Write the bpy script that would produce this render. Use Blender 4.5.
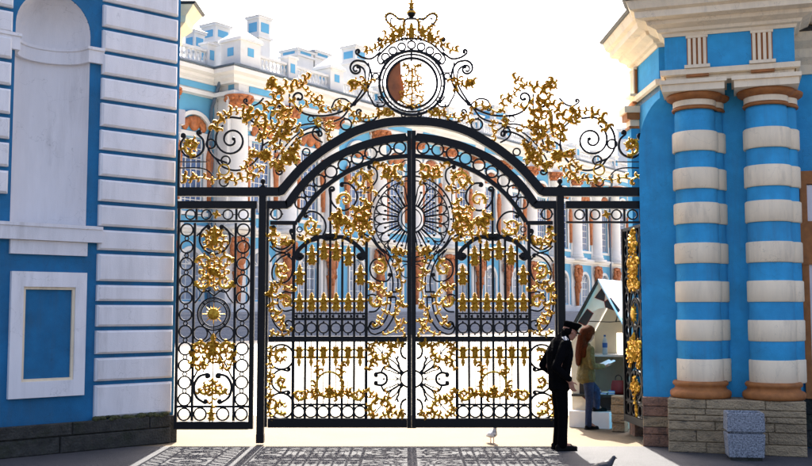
import bpy, math, random
from mathutils import Vector, Matrix

for _o in list(bpy.data.objects):
    bpy.data.objects.remove(_o, do_unlink=True)
SC = bpy.context.scene
COL = SC.collection
R = math.radians
PI = math.pi

# ------------------------------------------------------------------ camera
FPX = 1000.0                     # focal length in photograph pixels (812 wide)
CAMZ = 1.9
TH = math.atan(77.0 / FPX)
cam_d = bpy.data.cameras.new('camera')
cam_d.sensor_width = 36.0
cam_d.lens = 36.0 * FPX / 812.0
cam_d.clip_start = 0.1
cam_d.clip_end = 2000.0
cam = bpy.data.objects.new('camera', cam_d)
COL.objects.link(cam)
cam.location = (0, 0, CAMZ)
cam.rotation_euler = (R(90) + TH, 0, 0)
SC.camera = cam

# ------------------------------------------------------------------ sky, sun, exposure
SUN_EL, SUN_AZ = R(50), R(0)     # azimuth measured from +Y towards +X
w = bpy.data.worlds.new('World')
SC.world = w
w.use_nodes = True
nt = w.node_tree
nt.nodes.clear()
sky = nt.nodes.new('ShaderNodeTexSky')
sky.sky_type = 'NISHITA'
sky.sun_disc = False
sky.sun_elevation = SUN_EL
sky.sun_rotation = SUN_AZ
sky.dust_density = 6.0
sky.air_density = 0.55
sky.ozone_density = 0.6
bg = nt.nodes.new('ShaderNodeBackground')
bg.inputs['Strength'].default_value = 0.14
out = nt.nodes.new('ShaderNodeOutputWorld')
nt.links.new(sky.outputs[0], bg.inputs['Color'])
nt.links.new(bg.outputs[0], out.inputs['Surface'])
sun_d = bpy.data.lights.new('sun', 'SUN')
sun_d.energy = 5.0
sun_d.angle = R(0.5)
sun_d.color = (1.0, 0.95, 0.86)
sun = bpy.data.objects.new('sun', sun_d)
COL.objects.link(sun)
sd = Vector((math.sin(SUN_AZ) * math.cos(SUN_EL), math.cos(SUN_AZ) * math.cos(SUN_EL), math.sin(SUN_EL)))
sun.rotation_euler = sd.to_track_quat('Z', 'Y').to_euler()
sun.location = sd * 100
SC.view_settings.view_transform = 'Standard'
SC.view_settings.look = 'None'
SC.view_settings.gamma = 1.0
SC.view_settings.use_curve_mapping = False
SC.view_settings.exposure = 2.2
SC.render.engine = 'CYCLES'

# ------------------------------------------------------------------ picture helpers
def ray(px, py):
    a, b = (px - 406.0) / FPX, (233.0 - py) / FPX
    return Vector((a, math.cos(TH) - b * math.sin(TH), math.sin(TH) + b * math.cos(TH)))
def on_y(px, py, Y):
    d = ray(px, py)
    t = Y / d.y
    return Vector((d.x * t, Y, CAMZ + d.z * t))
class Frame:
    """an upright local frame: x to the right along a wall, y into it, z up"""
    def __init__(s, x, y, deg):
        s.o = Vector((x, y, 0)); s.a = R(deg)
        s.X = Vector((math.cos(s.a), math.sin(s.a), 0)); s.Y = Vector((-math.sin(s.a), math.cos(s.a), 0))
    def at(s, px, py, ly=0.0):
        d = ray(px, py)
        p0 = s.o + s.Y * ly
        c = Vector((0, 0, CAMZ))
        t = (p0 - c).dot(s.Y) / d.dot(s.Y)
        p = c + d * t - s.o
        return p.dot(s.X), p.z
    def u(s, px, ly=0.0, py=250):
        return s.at(px, py, ly)[0]
    def z(s, px, py, ly=0.0):
        return s.at(px, py, ly)[1]

# ------------------------------------------------------------------ materials
MATS = {}
def mat(name, col, rough=0.7, metal=0.0, var=0.12, scale=6.0, bump=0.0, bscale=40.0, col2=None, stretch=None,
        fac=(0.35, 0.7), spec=None, dirt=None, dscale=1.5, dfac=(0.55, 0.8), streak=None, piece=0.0, bdist=0.02):
    m = bpy.data.materials.new(name); m.use_nodes = True
    n = m.node_tree.nodes; l = m.node_tree.links
    b = n['Principled BSDF']
    b.inputs['Roughness'].default_value = rough
    b.inputs['Metallic'].default_value = metal
    if spec is not None: b.inputs['Specular IOR Level'].default_value = spec
    tc = n.new('ShaderNodeTexCoord')
    mp = n.new('ShaderNodeMapping'); l.new(tc.outputs['Object'], mp.inputs[0])
    if stretch: mp.inputs['Scale'].default_value = stretch
    nz = n.new('ShaderNodeTexNoise'); nz.inputs['Scale'].default_value = scale; nz.inputs['Detail'].default_value = 6
    nz.inputs['Roughness'].default_value = 0.62
    l.new(mp.outputs[0], nz.inputs['Vector'])
    c2 = col2 or tuple(c * (1 - var * 2) for c in col)
    mr = n.new('ShaderNodeMapRange'); mr.inputs[1].default_value = fac[0]; mr.inputs[2].default_value = fac[1]
    l.new(nz.outputs[0], mr.inputs[0])
    mx = n.new('ShaderNodeMix'); mx.data_type = 'RGBA'
    mx.inputs[6].default_value = (*col, 1); mx.inputs[7].default_value = (*c2, 1)
    l.new(mr.outputs[0], mx.inputs[0])
    last = mx.outputs[2]
    if dirt:
        nd = n.new('ShaderNodeTexNoise'); nd.inputs['Scale'].default_value = dscale; nd.inputs['Detail'].default_value = 9
        nd.inputs['Roughness'].default_value = 0.7
        l.new(mp.outputs[0], nd.inputs['Vector'])
        m2 = n.new('ShaderNodeMapRange'); m2.inputs[1].default_value = dfac[0]; m2.inputs[2].default_value = dfac[1]
        l.new(nd.outputs[0], m2.inputs[0])
        mx2 = n.new('ShaderNodeMix'); mx2.data_type = 'RGBA'
        l.new(m2.outputs[0], mx2.inputs[0]); l.new(last, mx2.inputs[6]); mx2.inputs[7].default_value = (*dirt, 1)
        last = mx2.outputs[2]
    if streak:                       # rain streaks and weathered blotches
        ms = n.new('ShaderNodeMapping'); ms.inputs['Scale'].default_value = (5.0, 5.0, 0.45); l.new(tc.outputs['Object'], ms.inputs[0])
        ns = n.new('ShaderNodeTexNoise'); ns.inputs['Scale'].default_value = 2.2; ns.inputs['Detail'].default_value = 8; ns.inputs['Roughness'].default_value = 0.75
        l.new(ms.outputs[0], ns.inputs['Vector'])
        n3 = n.new('ShaderNodeTexNoise'); n3.inputs['Scale'].default_value = 0.9; n3.inputs['Detail'].default_value = 3; l.new(tc.outputs['Object'], n3.inputs['Vector'])
        mu = n.new('ShaderNodeMath'); mu.operation = 'MULTIPLY'; l.new(ns.outputs[0], mu.inputs[0]); l.new(n3.outputs[0], mu.inputs[1])
        m3 = n.new('ShaderNodeMapRange'); m3.inputs[1].default_value = 0.24; m3.inputs[2].default_value = 0.42; m3.inputs[4].default_value = streak[1]
        l.new(mu.outputs[0], m3.inputs[0])
        mx3 = n.new('ShaderNodeMix'); mx3.data_type = 'RGBA'
        l.new(m3.outputs[0], mx3.inputs[0]); l.new(last, mx3.inputs[6]); mx3.inputs[7].default_value = (*streak[0], 1); last = mx3.outputs[2]
        vo = n.new('ShaderNodeTexVoronoi'); vo.feature = 'DISTANCE_TO_EDGE'; vo.inputs['Scale'].default_value = 1.1
        nw = n.new('ShaderNodeTexNoise'); nw.inputs['Scale'].default_value = 3.0; nw.inputs['Detail'].default_value = 4; l.new(tc.outputs['Object'], nw.inputs['Vector'])
        ad = n.new('ShaderNodeVectorMath'); ad.operation = 'ADD'; l.new(tc.outputs['Object'], ad.inputs[0]); l.new(nw.outputs[1], ad.inputs[1]); l.new(ad.outputs[0], vo.inputs['Vector'])
        m4 = n.new('ShaderNodeMapRange'); m4.inputs[1].default_value = 0.0; m4.inputs[2].default_value = 0.006; m4.inputs[3].default_value = 0.3; m4.inputs[4].default_value = 0.0
        l.new(vo.outputs['Distance'], m4.inputs[0])
        mx4 = n.new('ShaderNodeMix'); mx4.data_type = 'RGBA'
        l.new(m4.outputs[0], mx4.inputs[0]); l.new(last, mx4.inputs[6]); mx4.inputs[7].default_value = (*[c*.45 for c in streak[0]], 1); last = mx4.outputs[2]
    if piece:                        # every stone has its own tone
        oi = n.new('ShaderNodeObjectInfo'); m5 = n.new('ShaderNodeMapRange'); m5.inputs[3].default_value = 1 - piece; m5.inputs[4].default_value = 1 + piece
        l.new(oi.outputs['Random'], m5.inputs[0])
        hs_ = n.new('ShaderNodeHueSaturation'); l.new(m5.outputs[0], hs_.inputs['Value']); l.new(last, hs_.inputs['Color']); last = hs_.outputs[0]
    l.new(last, b.inputs['Base Color'])
    if bump:
        nb = n.new('ShaderNodeTexNoise'); nb.inputs['Scale'].default_value = bscale; nb.inputs['Detail'].default_value = 5
        l.new(tc.outputs['Object'], nb.inputs['Vector'])
        bp = n.new('ShaderNodeBump'); bp.inputs['Strength'].default_value = bump; bp.inputs['Distance'].default_value = bdist
        l.new(nb.outputs[0], bp.inputs['Height']); l.new(bp.outputs[0], b.inputs['Normal'])
    MATS[name] = m
    return m

mat('iron', (0.002, 0.002, 0.0026), 0.5, 0.0, 0.25, 30, bump=0.15, bscale=90, spec=0.25)
mat('gold', (0.66, 0.39, 0.04), 0.40, 0.8, scale=22, col2=(0.36, 0.15, 0.010), fac=(0.40, 0.66), bump=0.6, bscale=70)
mat('white_stucco', (0.78, 0.75, 0.74), 0.85, var=0.05, scale=3, bump=0.12, bscale=70, dirt=(0.47, 0.44, 0.42), dscale=1.6, stretch=(1.6, 1.6, 0.35), dfac=(0.56, 0.85), streak=((0.46, 0.43, 0.41), 0.35), piece=0.05)
mat('cream_stucco', (0.88, 0.72, 0.50), 0.85, var=0.05, scale=3, bump=0.12, bscale=70, dirt=(0.43, 0.35, 0.26), dscale=2.0, stretch=(1.5, 1.5, 0.4), dfac=(0.56, 0.85), streak=((0.50, 0.40, 0.29), 0.4), piece=0.04)
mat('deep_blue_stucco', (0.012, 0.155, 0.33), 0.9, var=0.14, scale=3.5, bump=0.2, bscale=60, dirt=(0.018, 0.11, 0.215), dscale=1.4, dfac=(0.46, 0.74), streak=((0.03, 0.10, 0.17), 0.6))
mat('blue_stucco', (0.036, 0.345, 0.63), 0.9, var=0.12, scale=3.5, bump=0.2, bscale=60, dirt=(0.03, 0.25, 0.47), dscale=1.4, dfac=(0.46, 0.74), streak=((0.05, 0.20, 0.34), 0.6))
mat('ochre', (0.40, 0.145, 0.035), 0.75, var=0.18, scale=8, bump=0.2, bscale=30)
mat('bronze_ochre', (0.42, 0.13, 0.035), 0.6, var=0.25, scale=5, bump=0.35, bscale=9)
mat('dark_stone', (0.042, 0.040, 0.033), 0.9, var=0.3, scale=9, bump=0.6, bscale=35, dirt=(0.018, 0.022, 0.010), dscale=4, dfac=(0.5, 0.7), piece=0.3, bdist=0.05)
mat('moss', (0.06, 0.065, 0.02), 0.95, var=0.3, scale=20, bump=0.8, bscale=60)
mat('tufa', (0.42, 0.31, 0.18), 0.92, var=0.2, scale=9, bump=0.9, bscale=42, dirt=(0.10, 0.085, 0.06), dscale=14, dfac=(0.52, 0.66), stretch=(0.5, 0.5, 2.2), piece=0.16, bdist=0.04)
mat('red_stone', (0.30, 0.16, 0.10), 0.9, var=0.25, scale=8, bump=0.8, bscale=40, dirt=(0.09, 0.06, 0.045), dscale=12, dfac=(0.5, 0.68), piece=0.2, bdist=0.04)
mat('granite', (0.24, 0.25, 0.28), 0.85, var=0.2, scale=20, bump=0.3, bscale=60)
mat('pebble_concrete', (0.33, 0.35, 0.38), 0.9, scale=55, col2=(0.10, 0.11, 0.13), fac=(0.42, 0.62), bump=1.0, bscale=70)
mat('sand', (0.112, 0.082, 0.044), 0.95, var=0.1, scale=1.2, bump=0.3, bscale=30, dirt=(0.092, 0.066, 0.036), dscale=7, dfac=(0.48, 0.7))
mat('gravel', (0.46, 0.42, 0.35), 0.95, var=0.1, scale=0.8, bump=0.3, bscale=30, dirt=(0.36, 0.31, 0.24), dscale=0.7, dfac=(0.5, 0.75))
mat('asphalt', (0.048, 0.047, 0.052), 0.9, scale=45, col2=(0.03, 0.03, 0.033), fac=(0.35, 0.75), bump=0.5, bscale=55, dirt=(0.026, 0.026, 0.028), dscale=2.2, dfac=(0.45, 0.75))
mat('roof_metal', (0.07, 0.105, 0.15), 0.6, 0.0, 0.15, 3)
mat('dark_metal', (0.035, 0.033, 0.03), 0.5, 0.4, 0.2, 8)
mat('palace_white', (0.62, 0.61, 0.59), 0.8, var=0.05, scale=0.8, dirt=(0.45, 0.43, 0.40), dscale=0.6, dfac=(0.55, 0.85))
mat('palace_blue', (0.10, 0.33, 0.52), 0.8, var=0.06, scale=0.6)
mat('glass', (0.09, 0.15, 0.30), 0.06, 0.0, 0.3, 1.5, spec=1.0)
mat('sky_pale_glass', (0.30, 0.36, 0.46), 0.1, 0.0, 0.3, 1.2, spec=1.0)  # ground-storey panes: paleness of the reflected sky painted into the base colour
mat('black_cloth', (0.0028, 0.0028, 0.0036), 1.0, var=0.2, scale=10, bump=0.5, bscale=12, spec=0.05, bdist=0.04)
mat('olive_cloth', (0.115, 0.088, 0.020), 0.9, var=0.25, scale=14, bump=0.8, bscale=11, bdist=0.05)
mat('denim', (0.010, 0.024, 0.075), 0.9, var=0.3, scale=12, bump=0.8, bscale=13, bdist=0.05)
mat('skin', (0.36, 0.16, 0.10), 0.55, var=0.08, scale=10)
mat('brown_hair', (0.035, 0.009, 0.004), 0.65, var=0.3, scale=30, stretch=(7, 7, 0.5), bump=0.3, bscale=50, spec=0.02, col2=(0.075, 0.020, 0.006), fac=(0.45, 0.6))
mat('black_hair', (0.004, 0.003, 0.003), 0.8, var=0.3, scale=30, bump=0.5, bscale=50, spec=0.05)
mat('shoe_leather', (0.003, 0.003, 0.003), 0.7, spec=0.1, var=0.2, scale=12)
mat('paper', (0.85, 0.85, 0.85), 0.8, var=0.03, scale=20)
mat('booth_cream', (0.78, 0.70, 0.54), 0.75, var=0.06, scale=4, dirt=(0.5, 0.46, 0.38), dscale=3, dfac=(0.6, 0.85))
mat('booth_white', (0.80, 0.80, 0.79), 0.6, var=0.04, scale=4)
mat('booth_black', (0.02, 0.018, 0.018), 0.7, var=0.15, scale=10)
mat('booth_red', (0.22, 0.014, 0.012), 0.6, var=0.12, scale=10)
mat('plastic_clear', (0.50, 0.62, 0.72), 0.12, var=0.1, scale=10)
mat('plastic_blue', (0.03, 0.12, 0.45), 0.4, var=0.1, scale=10)
mat('pigeon_white', (0.62, 0.62, 0.64), 0.7, scale=22, col2=(0.16, 0.17, 0.19), fac=(0.5, 0.62))
mat('pigeon_dark', (0.03, 0.033, 0.04), 0.55, var=0.3, scale=20)
mat('beak', (0.12, 0.08, 0.06), 0.6)
mat('pigeon_leg', (0.35, 0.10, 0.07), 0.6)

# ------------------------------------------------------------------ mesh builder
def V(*a): return Vector(a)
def spl(pts, n=6):
    """Catmull-Rom through 2-D or 3-D points"""
    P = [Vector(p) for p in pts]
    if len(P) < 3: return [P[0].lerp(P[1], k / n) for k in range(n + 1)]
    res = []
    for i in range(len(P) - 1):
        p1, p2 = P[i], P[i + 1]
        p0 = P[i - 1] if i else p1 * 2 - p2
        p3 = P[i + 2] if i + 2 < len(P) else p2 * 2 - p1
        for k in range(n):
            t = k / n
            res.append(0.5 * ((2 * p1) + (p2 - p0) * t + (2 * p0 - 5 * p1 + 4 * p2 - p3) * t * t + (3 * p1 - p0 - 3 * p2 + p3) * t ** 3))
    res.append(P[-1])
    return res

class MB:
    def __init__(s): s.v = []; s.f = []
    def add(s, vs, fs):
        b = len(s.v); s.v += [tuple(v) for v in vs]; s.f += [tuple(i + b for i in f) for f in fs]
    def box(s, x0, x1, y0, y1, z0, z1, bev=0.0):
        if x0 > x1: x0, x1 = x1, x0
        if y0 > y1: y0, y1 = y1, y0
        if z0 > z1: z0, z1 = z1, z0
        if bev <= 0:
            s.add([(x0,y0,z0),(x1,y0,z0),(x1,y1,z0),(x0,y1,z0),(x0,y0,z1),(x1,y0,z1),(x1,y1,z1),(x0,y1,z1)],
                  [(3,2,1,0),(4,5,6,7),(0,1,5,4),(1,2,6,5),(2,3,7,6),(3,0,4,7)])
        else:   # front (y0) edges chamfered, the block's face is proud
            b = bev
            s.add([(x0,y1,z0),(x1,y1,z0),(x1,y1,z1),(x0,y1,z1), (x0,y0+b,z0),(x1,y0+b,z0),(x1,y0+b,z1),(x0,y0+b,z1),
                   (x0+b,y0,z0+b),(x1-b,y0,z0+b),(x1-b,y0,z1-b),(x0+b,y0,z1-b)],
                  [(0,1,5,4)[::-1],(1,2,6,5)[::-1],(2,3,7,6)[::-1],(3,0,4,7)[::-1],(4,5,9,8),(5,6,10,9),(6,7,11,10),(7,4,8,11),(8,9,10,11),(3,2,1,0)[::1]])
    def sweep(s, pts, prof, closed=False, Bv=None, cap=True, scale=None):
        """sweep profile [(a,b)]: a along the in-plane normal, b along the binormal"""
        P = [Vector(p) for p in pts]; n = len(P); m = len(prof); base = len(s.v)
        for i in range(n):
            a = P[(i - 1) % n] if (closed or i > 0) else P[i]
            c = P[(i + 1) % n] if (closed or i < n - 1) else P[i]
            T = (c - a)
            T = T.normalized() if T.length > 1e-9 else Vector((1, 0, 0))
            B = Vector(Bv) if Bv is not None else (Vector((0, 0, 1)) if abs(T.z) < 0.9 else Vector((0, 1, 0)))
            N = B.cross(T); N = N.normalized() if N.length > 1e-6 else Vector((1, 0, 0))
            B2 = T.cross(N)
            k = scale[i] if scale else 1.0
            if Bv is not None and not closed and 0 < i < n - 1:      # mitre
                t1 = (P[i] - P[i-1]).normalized(); co = max(0.35, t1.dot(T)); kk = 1 / co
            else: kk = 1.0
            for (pa, pb) in prof:
                s.v.append(tuple(P[i] + N * (pa * k * kk) + B2 * (pb * k)))
        for i in range(n if closed else n - 1):
            i2 = (i + 1) % n
            for j in range(m):
                j2 = (j + 1) % m
                s.f.append((base + i*m + j, base + i*m + j2, base + i2*m + j2, base + i2*m + j))
        if cap and not closed:
            s.f.append(tuple(base + j for j in range(m))[::-1])
            s.f.append(tuple(base + (n-1)*m + j for j in range(m)))
    def tube(s, pts, r, n=6, closed=False, Bv=None, scale=None):
        s.sweep(pts, [(r*math.cos(2*PI*k/n), r*math.sin(2*PI*k/n)) for k in range(n)], closed, Bv, True, scale)
    def ribbon(s, pts, w, d, closed=False, Bv=(0,1,0)):
        s.sweep(pts, [(-w/2,-d/2),(w/2,-d/2),(w/2,d/2),(-w/2,d/2)], closed, Bv)
    def ball(s, c, r, n=8, m=5, sc=(1,1,1)):
        vs = [(c[0], c[1], c[2] + r*sc[2])]; fs = []
        for i in range(1, m):
            ph = PI * i / m
            for j in range(n):
                th = 2*PI*j/n
                vs.append((c[0]+r*sc[0]*math.sin(ph)*math.cos(th), c[1]+r*sc[1]*math.sin(ph)*math.sin(th), c[2]+r*sc[2]*math.cos(ph)))
        vs.append((c[0], c[1], c[2] - r*sc[2]))
        L = len(vs) - 1
        for j in range(n):
            fs.append((0, 1 + j, 1 + (j+1) % n))
            fs.append((L, L - n + (j+1) % n, L - n + j))
        for i in range(m - 2):
            for j in range(n):
                a = 1 + i*n + j; b = 1 + i*n + (j+1) % n
                fs.append((a, a + n, b + n, b))
        s.add(vs, fs)
    def lathe(s, prof, c=(0,0), n=16, a0=0.0, a1=2*PI, sx=1, sy=1):
        full = abs(a1 - a0 - 2*PI) < 1e-6
        k = n if full else n + 1
        base = len(s.v)
        for (r, z) in prof:
            for j in range(k):
                th = a0 + (a1 - a0)*j/n
                s.v.append((c[0] + r*sx*math.cos(th), c[1] + r*sy*math.sin(th), z))
        for i in range(len(prof) - 1):
            for j in range(n):
                j2 = (j + 1) % k
                s.f.append((base + i*k + j, base + i*k + j2, base + (i+1)*k + j2, base + (i+1)*k + j))
        if full:
            s.f.append(tuple(base + j for j in range(k))[::-1])
            s.f.append(tuple(base + (len(prof)-1)*k + j for j in range(k)))
    def loft(s, rings, cap=True):
        """list of equal-length rings of points"""
        m = len(rings[0]); base = len(s.v)
        for r in rings: s.v += [tuple(p) for p in r]
        for i in range(len(rings) - 1):
            for j in range(m):
                j2 = (j + 1) % m
                s.f.append((base+i*m+j, base+i*m+j2, base+(i+1)*m+j2, base+(i+1)*m+j))
        if cap:
            s.f.append(tuple(base + j for j in range(m))[::-1])
            s.f.append(tuple(base + (len(rings)-1)*m + j for j in range(m)))
    def prism(s, poly, y0, y1):
        """extrude an (x,z) polygon along y"""
        n = len(poly); b = len(s.v)
        s.v += [(p[0], y0, p[1]) for p in poly] + [(p[0], y1, p[1]) for p in poly]
        s.f.append(tuple(b + i for i in range(n))); s.f.append(tuple(b + n + i for i in range(n))[::-1])
        for i in range(n):
            j = (i + 1) % n
            s.f.append((b + i, b + n + i, b + n + j, b + j))
    def plan(s, poly, z0, z1):
        n = len(poly); b = len(s.v)
        s.v += [(p[0], p[1], z0) for p in poly] + [(p[0], p[1], z1) for p in poly]
        s.f.append(tuple(b + i for i in range(n))[::-1]); s.f.append(tuple(b + n + i for i in range(n)))
        for i in range(n):
            j = (i + 1) % n
            s.f.append((b + i, b + j, b + n + j, b + n + i))
    def molding(s, plan, prof, side=1, closed=False):
        """sweep profile [(out,z)] along a plan polyline with mitred corners; out points to the right of travel * side"""
        n = len(plan); m = len(prof); base = len(s.v)
        P = [Vector((p[0], p[1])) for p in plan]
        for i in range(n):
            def nrm(a, b):
                d = (b - a).normalized(); return Vector((d.y, -d.x)) * side
            if closed or 0 < i < n - 1:
                n1 = nrm(P[i-1], P[i]); n2 = nrm(P[i], P[(i+1) % n])
                b = (n1 + n2); b = b / max(0.3, (b.length_squared / 2))
            elif i == 0: b = nrm(P[0], P[1])
            else: b = nrm(P[-2], P[-1])
            for (o, z) in prof:
                q = P[i] + b * o
                s.v.append((q.x, q.y, z))
        for i in range(n if closed else n - 1):
            i2 = (i + 1) % n
            for j in range(m):
                j2 = (j + 1) % m
                s.f.append((base+i*m+j, base+i2*m+j, base+i2*m+j2, base+i*m+j2))
        if not closed:
            s.f.append(tuple(base + j for j in range(m))); s.f.append(tuple(base + (n-1)*m + j for j in range(m))[::-1])
    # ---- acanthus leaf: 3-D points along a spine lying near the plane y = const
    def leaf(s, pts, wd, lobes=3, depth=0.012, both=True):
        P = [Vector(p) for p in pts]; n = len(P)
        L = [0.0]
        for i in range(1, n): L.append(L[-1] + (P[i] - P[i-1]).length)
        tot = max(L[-1], 1e-6); base = len(s.v); Y = Vector((0, 1, 0))
        for i in range(n):
            t = L[i] / tot
            T = (P[min(i+1, n-1)] - P[max(i-1, 0)])
            T = T.normalized() if T.length > 1e-9 else Vector((1, 0, 0))
            N = Y.cross(T); N = N.normalized() if N.length > 1e-6 else Vector((1, 0, 0))
            env = (0.30 + 1.0 * math.sin(PI * min(1, t * 0.85 + 0.12))) * (1 - 0.55 * t ** 3) + 0.04
            if i == n - 1: env *= 0.55
            saw = (t * lobes) % 1.0
            lob = 0.74 + 0.26 * math.sin(PI * min(1, saw * 1.15)) ** 0.7
            e = wd * 0.5 * env * lob
            k = depth * (0.35 + env)
            for (a, b) in ((-1, 0.15), (-0.55, -1.0), (0, -0.45), (0.55, -1.0), (1, 0.15), (0, 0.55)):
                s.v.append(tuple(P[i] + N * (a * e) + Y * (b * k)))
        for i in range(n - 1):
            for j in range(6):
                j2 = (j + 1) % 6
                s.f.append((base+i*6+j, base+i*6+j2, base+(i+1)*6+j2, base+(i+1)*6+j))
        s.f.append(tuple(base + j for j in range(6))[::-1]); s.f.append(tuple(base + (n-1)*6 + j for j in range(6)))
    def mesh(s, name, m, smooth=False):
        me = bpy.data.meshes.new(name)
        me.from_pydata(s.v, [], s.f)
        me.materials.append(MATS[m]); me.validate(); me.update()
        if smooth: me.polygons.foreach_set('use_smooth', [True] * len(me.polygons))
        return me
    def build(s, name, m, parent=None, smooth=False):
        return obj(name, s.mesh(name, m, smooth), parent)

def obj(name, me, parent=None, loc=None, rz=None, scale=None):
    o = bpy.data.objects.new(name, me); COL.objects.link(o)
    if parent is not None: o.parent = parent
    if loc is not None: o.location = loc
    if rz is not None: o.rotation_euler = (0, 0, rz)
    if scale is not None: o.scale = scale
    return o
def thing(name, label, cat, loc=(0, 0, 0), rz=0.0, group=None):
    o = bpy.data.objects.new(name, None); COL.objects.link(o)
    o.location = loc; o.rotation_euler = (0, 0, rz); o.empty_display_size = 0.2
    o['label'] = label; o['category'] = cat
    if group: o['group'] = group
    return o
def tag(o, label, cat, group=None):
    o['label'] = label; o['category'] = cat
    if group: o['group'] = group
    return o
def structure(o): o['kind'] = 'structure'; return o

def remeshed(mb, name, m, parent, voxel=0.012, smooth_it=4, extra=None):
    """join overlapping limbs into one continuous smooth skin"""
    me = mb.mesh(name, m, True)
    o = bpy.data.objects.new(name, me); COL.objects.link(o)
    md = o.modifiers.new('r', 'REMESH'); md.mode = 'VOXEL'; md.voxel_size = voxel; md.use_smooth_shade = True
    ms = o.modifiers.new('s', 'SMOOTH'); ms.factor = 0.5; ms.iterations = smooth_it
    dg = bpy.context.evaluated_depsgraph_get()
    me2 = bpy.data.meshes.new_from_object(o.evaluated_get(dg))
    o.modifiers.clear(); o.data = me2
    me2.polygons.foreach_set('use_smooth', [True] * len(me2.polygons))
    if not me2.materials: me2.materials.append(MATS[m])
    bpy.data.meshes.remove(me)
    o.parent = parent
    return o
# ================================================================== GROUND
g = MB(); g.add([(-400,-300,0),(400,-300,0),(400,600,0),(-400,600,0)], [(0,1,2,3)])
structure(g.build('ground', 'sand'))
g = MB(); g.add([(-60,-60,0.004),(60,-60,0.004),(60,14.12,0.004),(-60,14.12,0.004)], [(0,1,2,3)])
structure(g.build('pavement', 'asphalt'))
g = MB(); g.add([(-120,18.2,0.004),(150,18.2,0.004),(150,260,0.004),(-120,260,0.004)], [(0,1,2,3)])
structure(g.build('courtyard', 'gravel'))

# ================================================================== PALACE
PC = (-12.2, 70.0)
PF = Frame(PC[0], PC[1], math.degrees(math.atan2(1000, 724)))
BASE = 1.76
BAY = 5.3
pal = thing('palace', 'long blue and white baroque palace with white columns behind the iron gate', 'palace', (PC[0], PC[1], 0), PF.a)
U1, U2, REC, Y2 = 11.0, 98.0, 0.5, 2.0      # pavilion 0..U1, main range to U2 set back REC, left wing set back Y2
ZG, ZB0, ZB1, ZC0, ZT = BASE, 7.1, 7.8, 17.9, 19.0
def win_prism(mb, wins, u0, u1, z0, z1, y, t=0.6):
    """a wall slab u0..u1 with rectangular openings (uc, w, za, zb) cut out as real gaps"""
    cuts = sorted(wins)
    x = u0
    for (uc, ww, za, zb) in cuts:
        mb.box(x, uc - ww/2, y, y + t, z0, z1)
        mb.box(uc - ww/2, uc + ww/2, y, y + t, z0, za)
        mb.box(uc - ww/2, uc + ww/2, y, y + t, zb, z1)
        x = uc + ww/2
    mb.box(x, u1, y, y + t, z0, z1)
GW, UW = 1.9, 2.0
bays_p = [2.75, 2.75 + BAY]
bays_m = [14.6 + BAY * k for k in range(16)]
bays_l = [PF.u(193, Y2, 130)]
bays_l += [bays_l[0] - BAY]
def segs():
    return (('p', bays_p, 0.0, U1, 0.0), ('m', bays_m, U1, U2, REC), ('l', bays_l, -13.0, 0.0, Y2))
for key, bays, u0, u1, y in segs():
    a = MB(); win_prism(a, [(u, GW, 2.6, 6.0) for u in bays], u0, u1, ZG, ZB0, y)
    a.build('ground_storey_wall', 'palace_blue', pal)
    a = MB(); win_prism(a, [(u, UW, 8.9, 14.0) for u in bays], u0, u1, ZB1, ZC0, y)
    a.build('upper_storey_wall', 'palace_blue', pal)
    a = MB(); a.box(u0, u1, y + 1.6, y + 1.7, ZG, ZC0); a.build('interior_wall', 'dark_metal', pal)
a = MB(); a.box(0.0, 0.55, 0.61, Y2 - .01, ZG, ZC0); a.build('return_wall', 'palace_white', pal)
# mid band, cornice and plinth follow the plan of the front
FRONT = [(-13.0, Y2), (0.0, Y2), (0.0, 0.0), (U1, 0.0), (U1, REC), (U2, REC)]
def pm(name, m, prof):
    a = MB(); a.molding(FRONT, prof); return a.build(name, m, pal)
pm('plinth_course', 'palace_white', [(-.3, ZG), (.16, ZG), (.16, ZG+.55), (.1, ZG+.62), (-.3, ZG+.62)])
pm('storey_band', 'palace_white', [(-.3, ZB0), (.10, ZB0), (.14, ZB0+.12), (.3, ZB0+.2), (.42, ZB0+.42), (.48, ZB0+.45), (.48, ZB1-.1), (.3, ZB1), (-.3, ZB1)])
pm('architrave', 'palace_white', [(-.2, 17.02), (.62, 17.02), (.62, 17.3), (.5, 17.36), (-.2, 17.36)])
pm('cornice', 'palace_white', [(-.3, ZC0), (.5, ZC0), (.55, ZC0+.15), (.8, ZC0+.3), (.85, ZC0+.5), (1.25, ZC0+.62), (1.3, ZC0+.9), (1.1, ZT), (-.3, ZT)])
pm('gutter', 'roof_metal', [(-.3, ZT), (1.36, ZT-.12), (1.4, ZT-.02), (.6, ZT+.22), (-.3, ZT+.26)])

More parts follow.
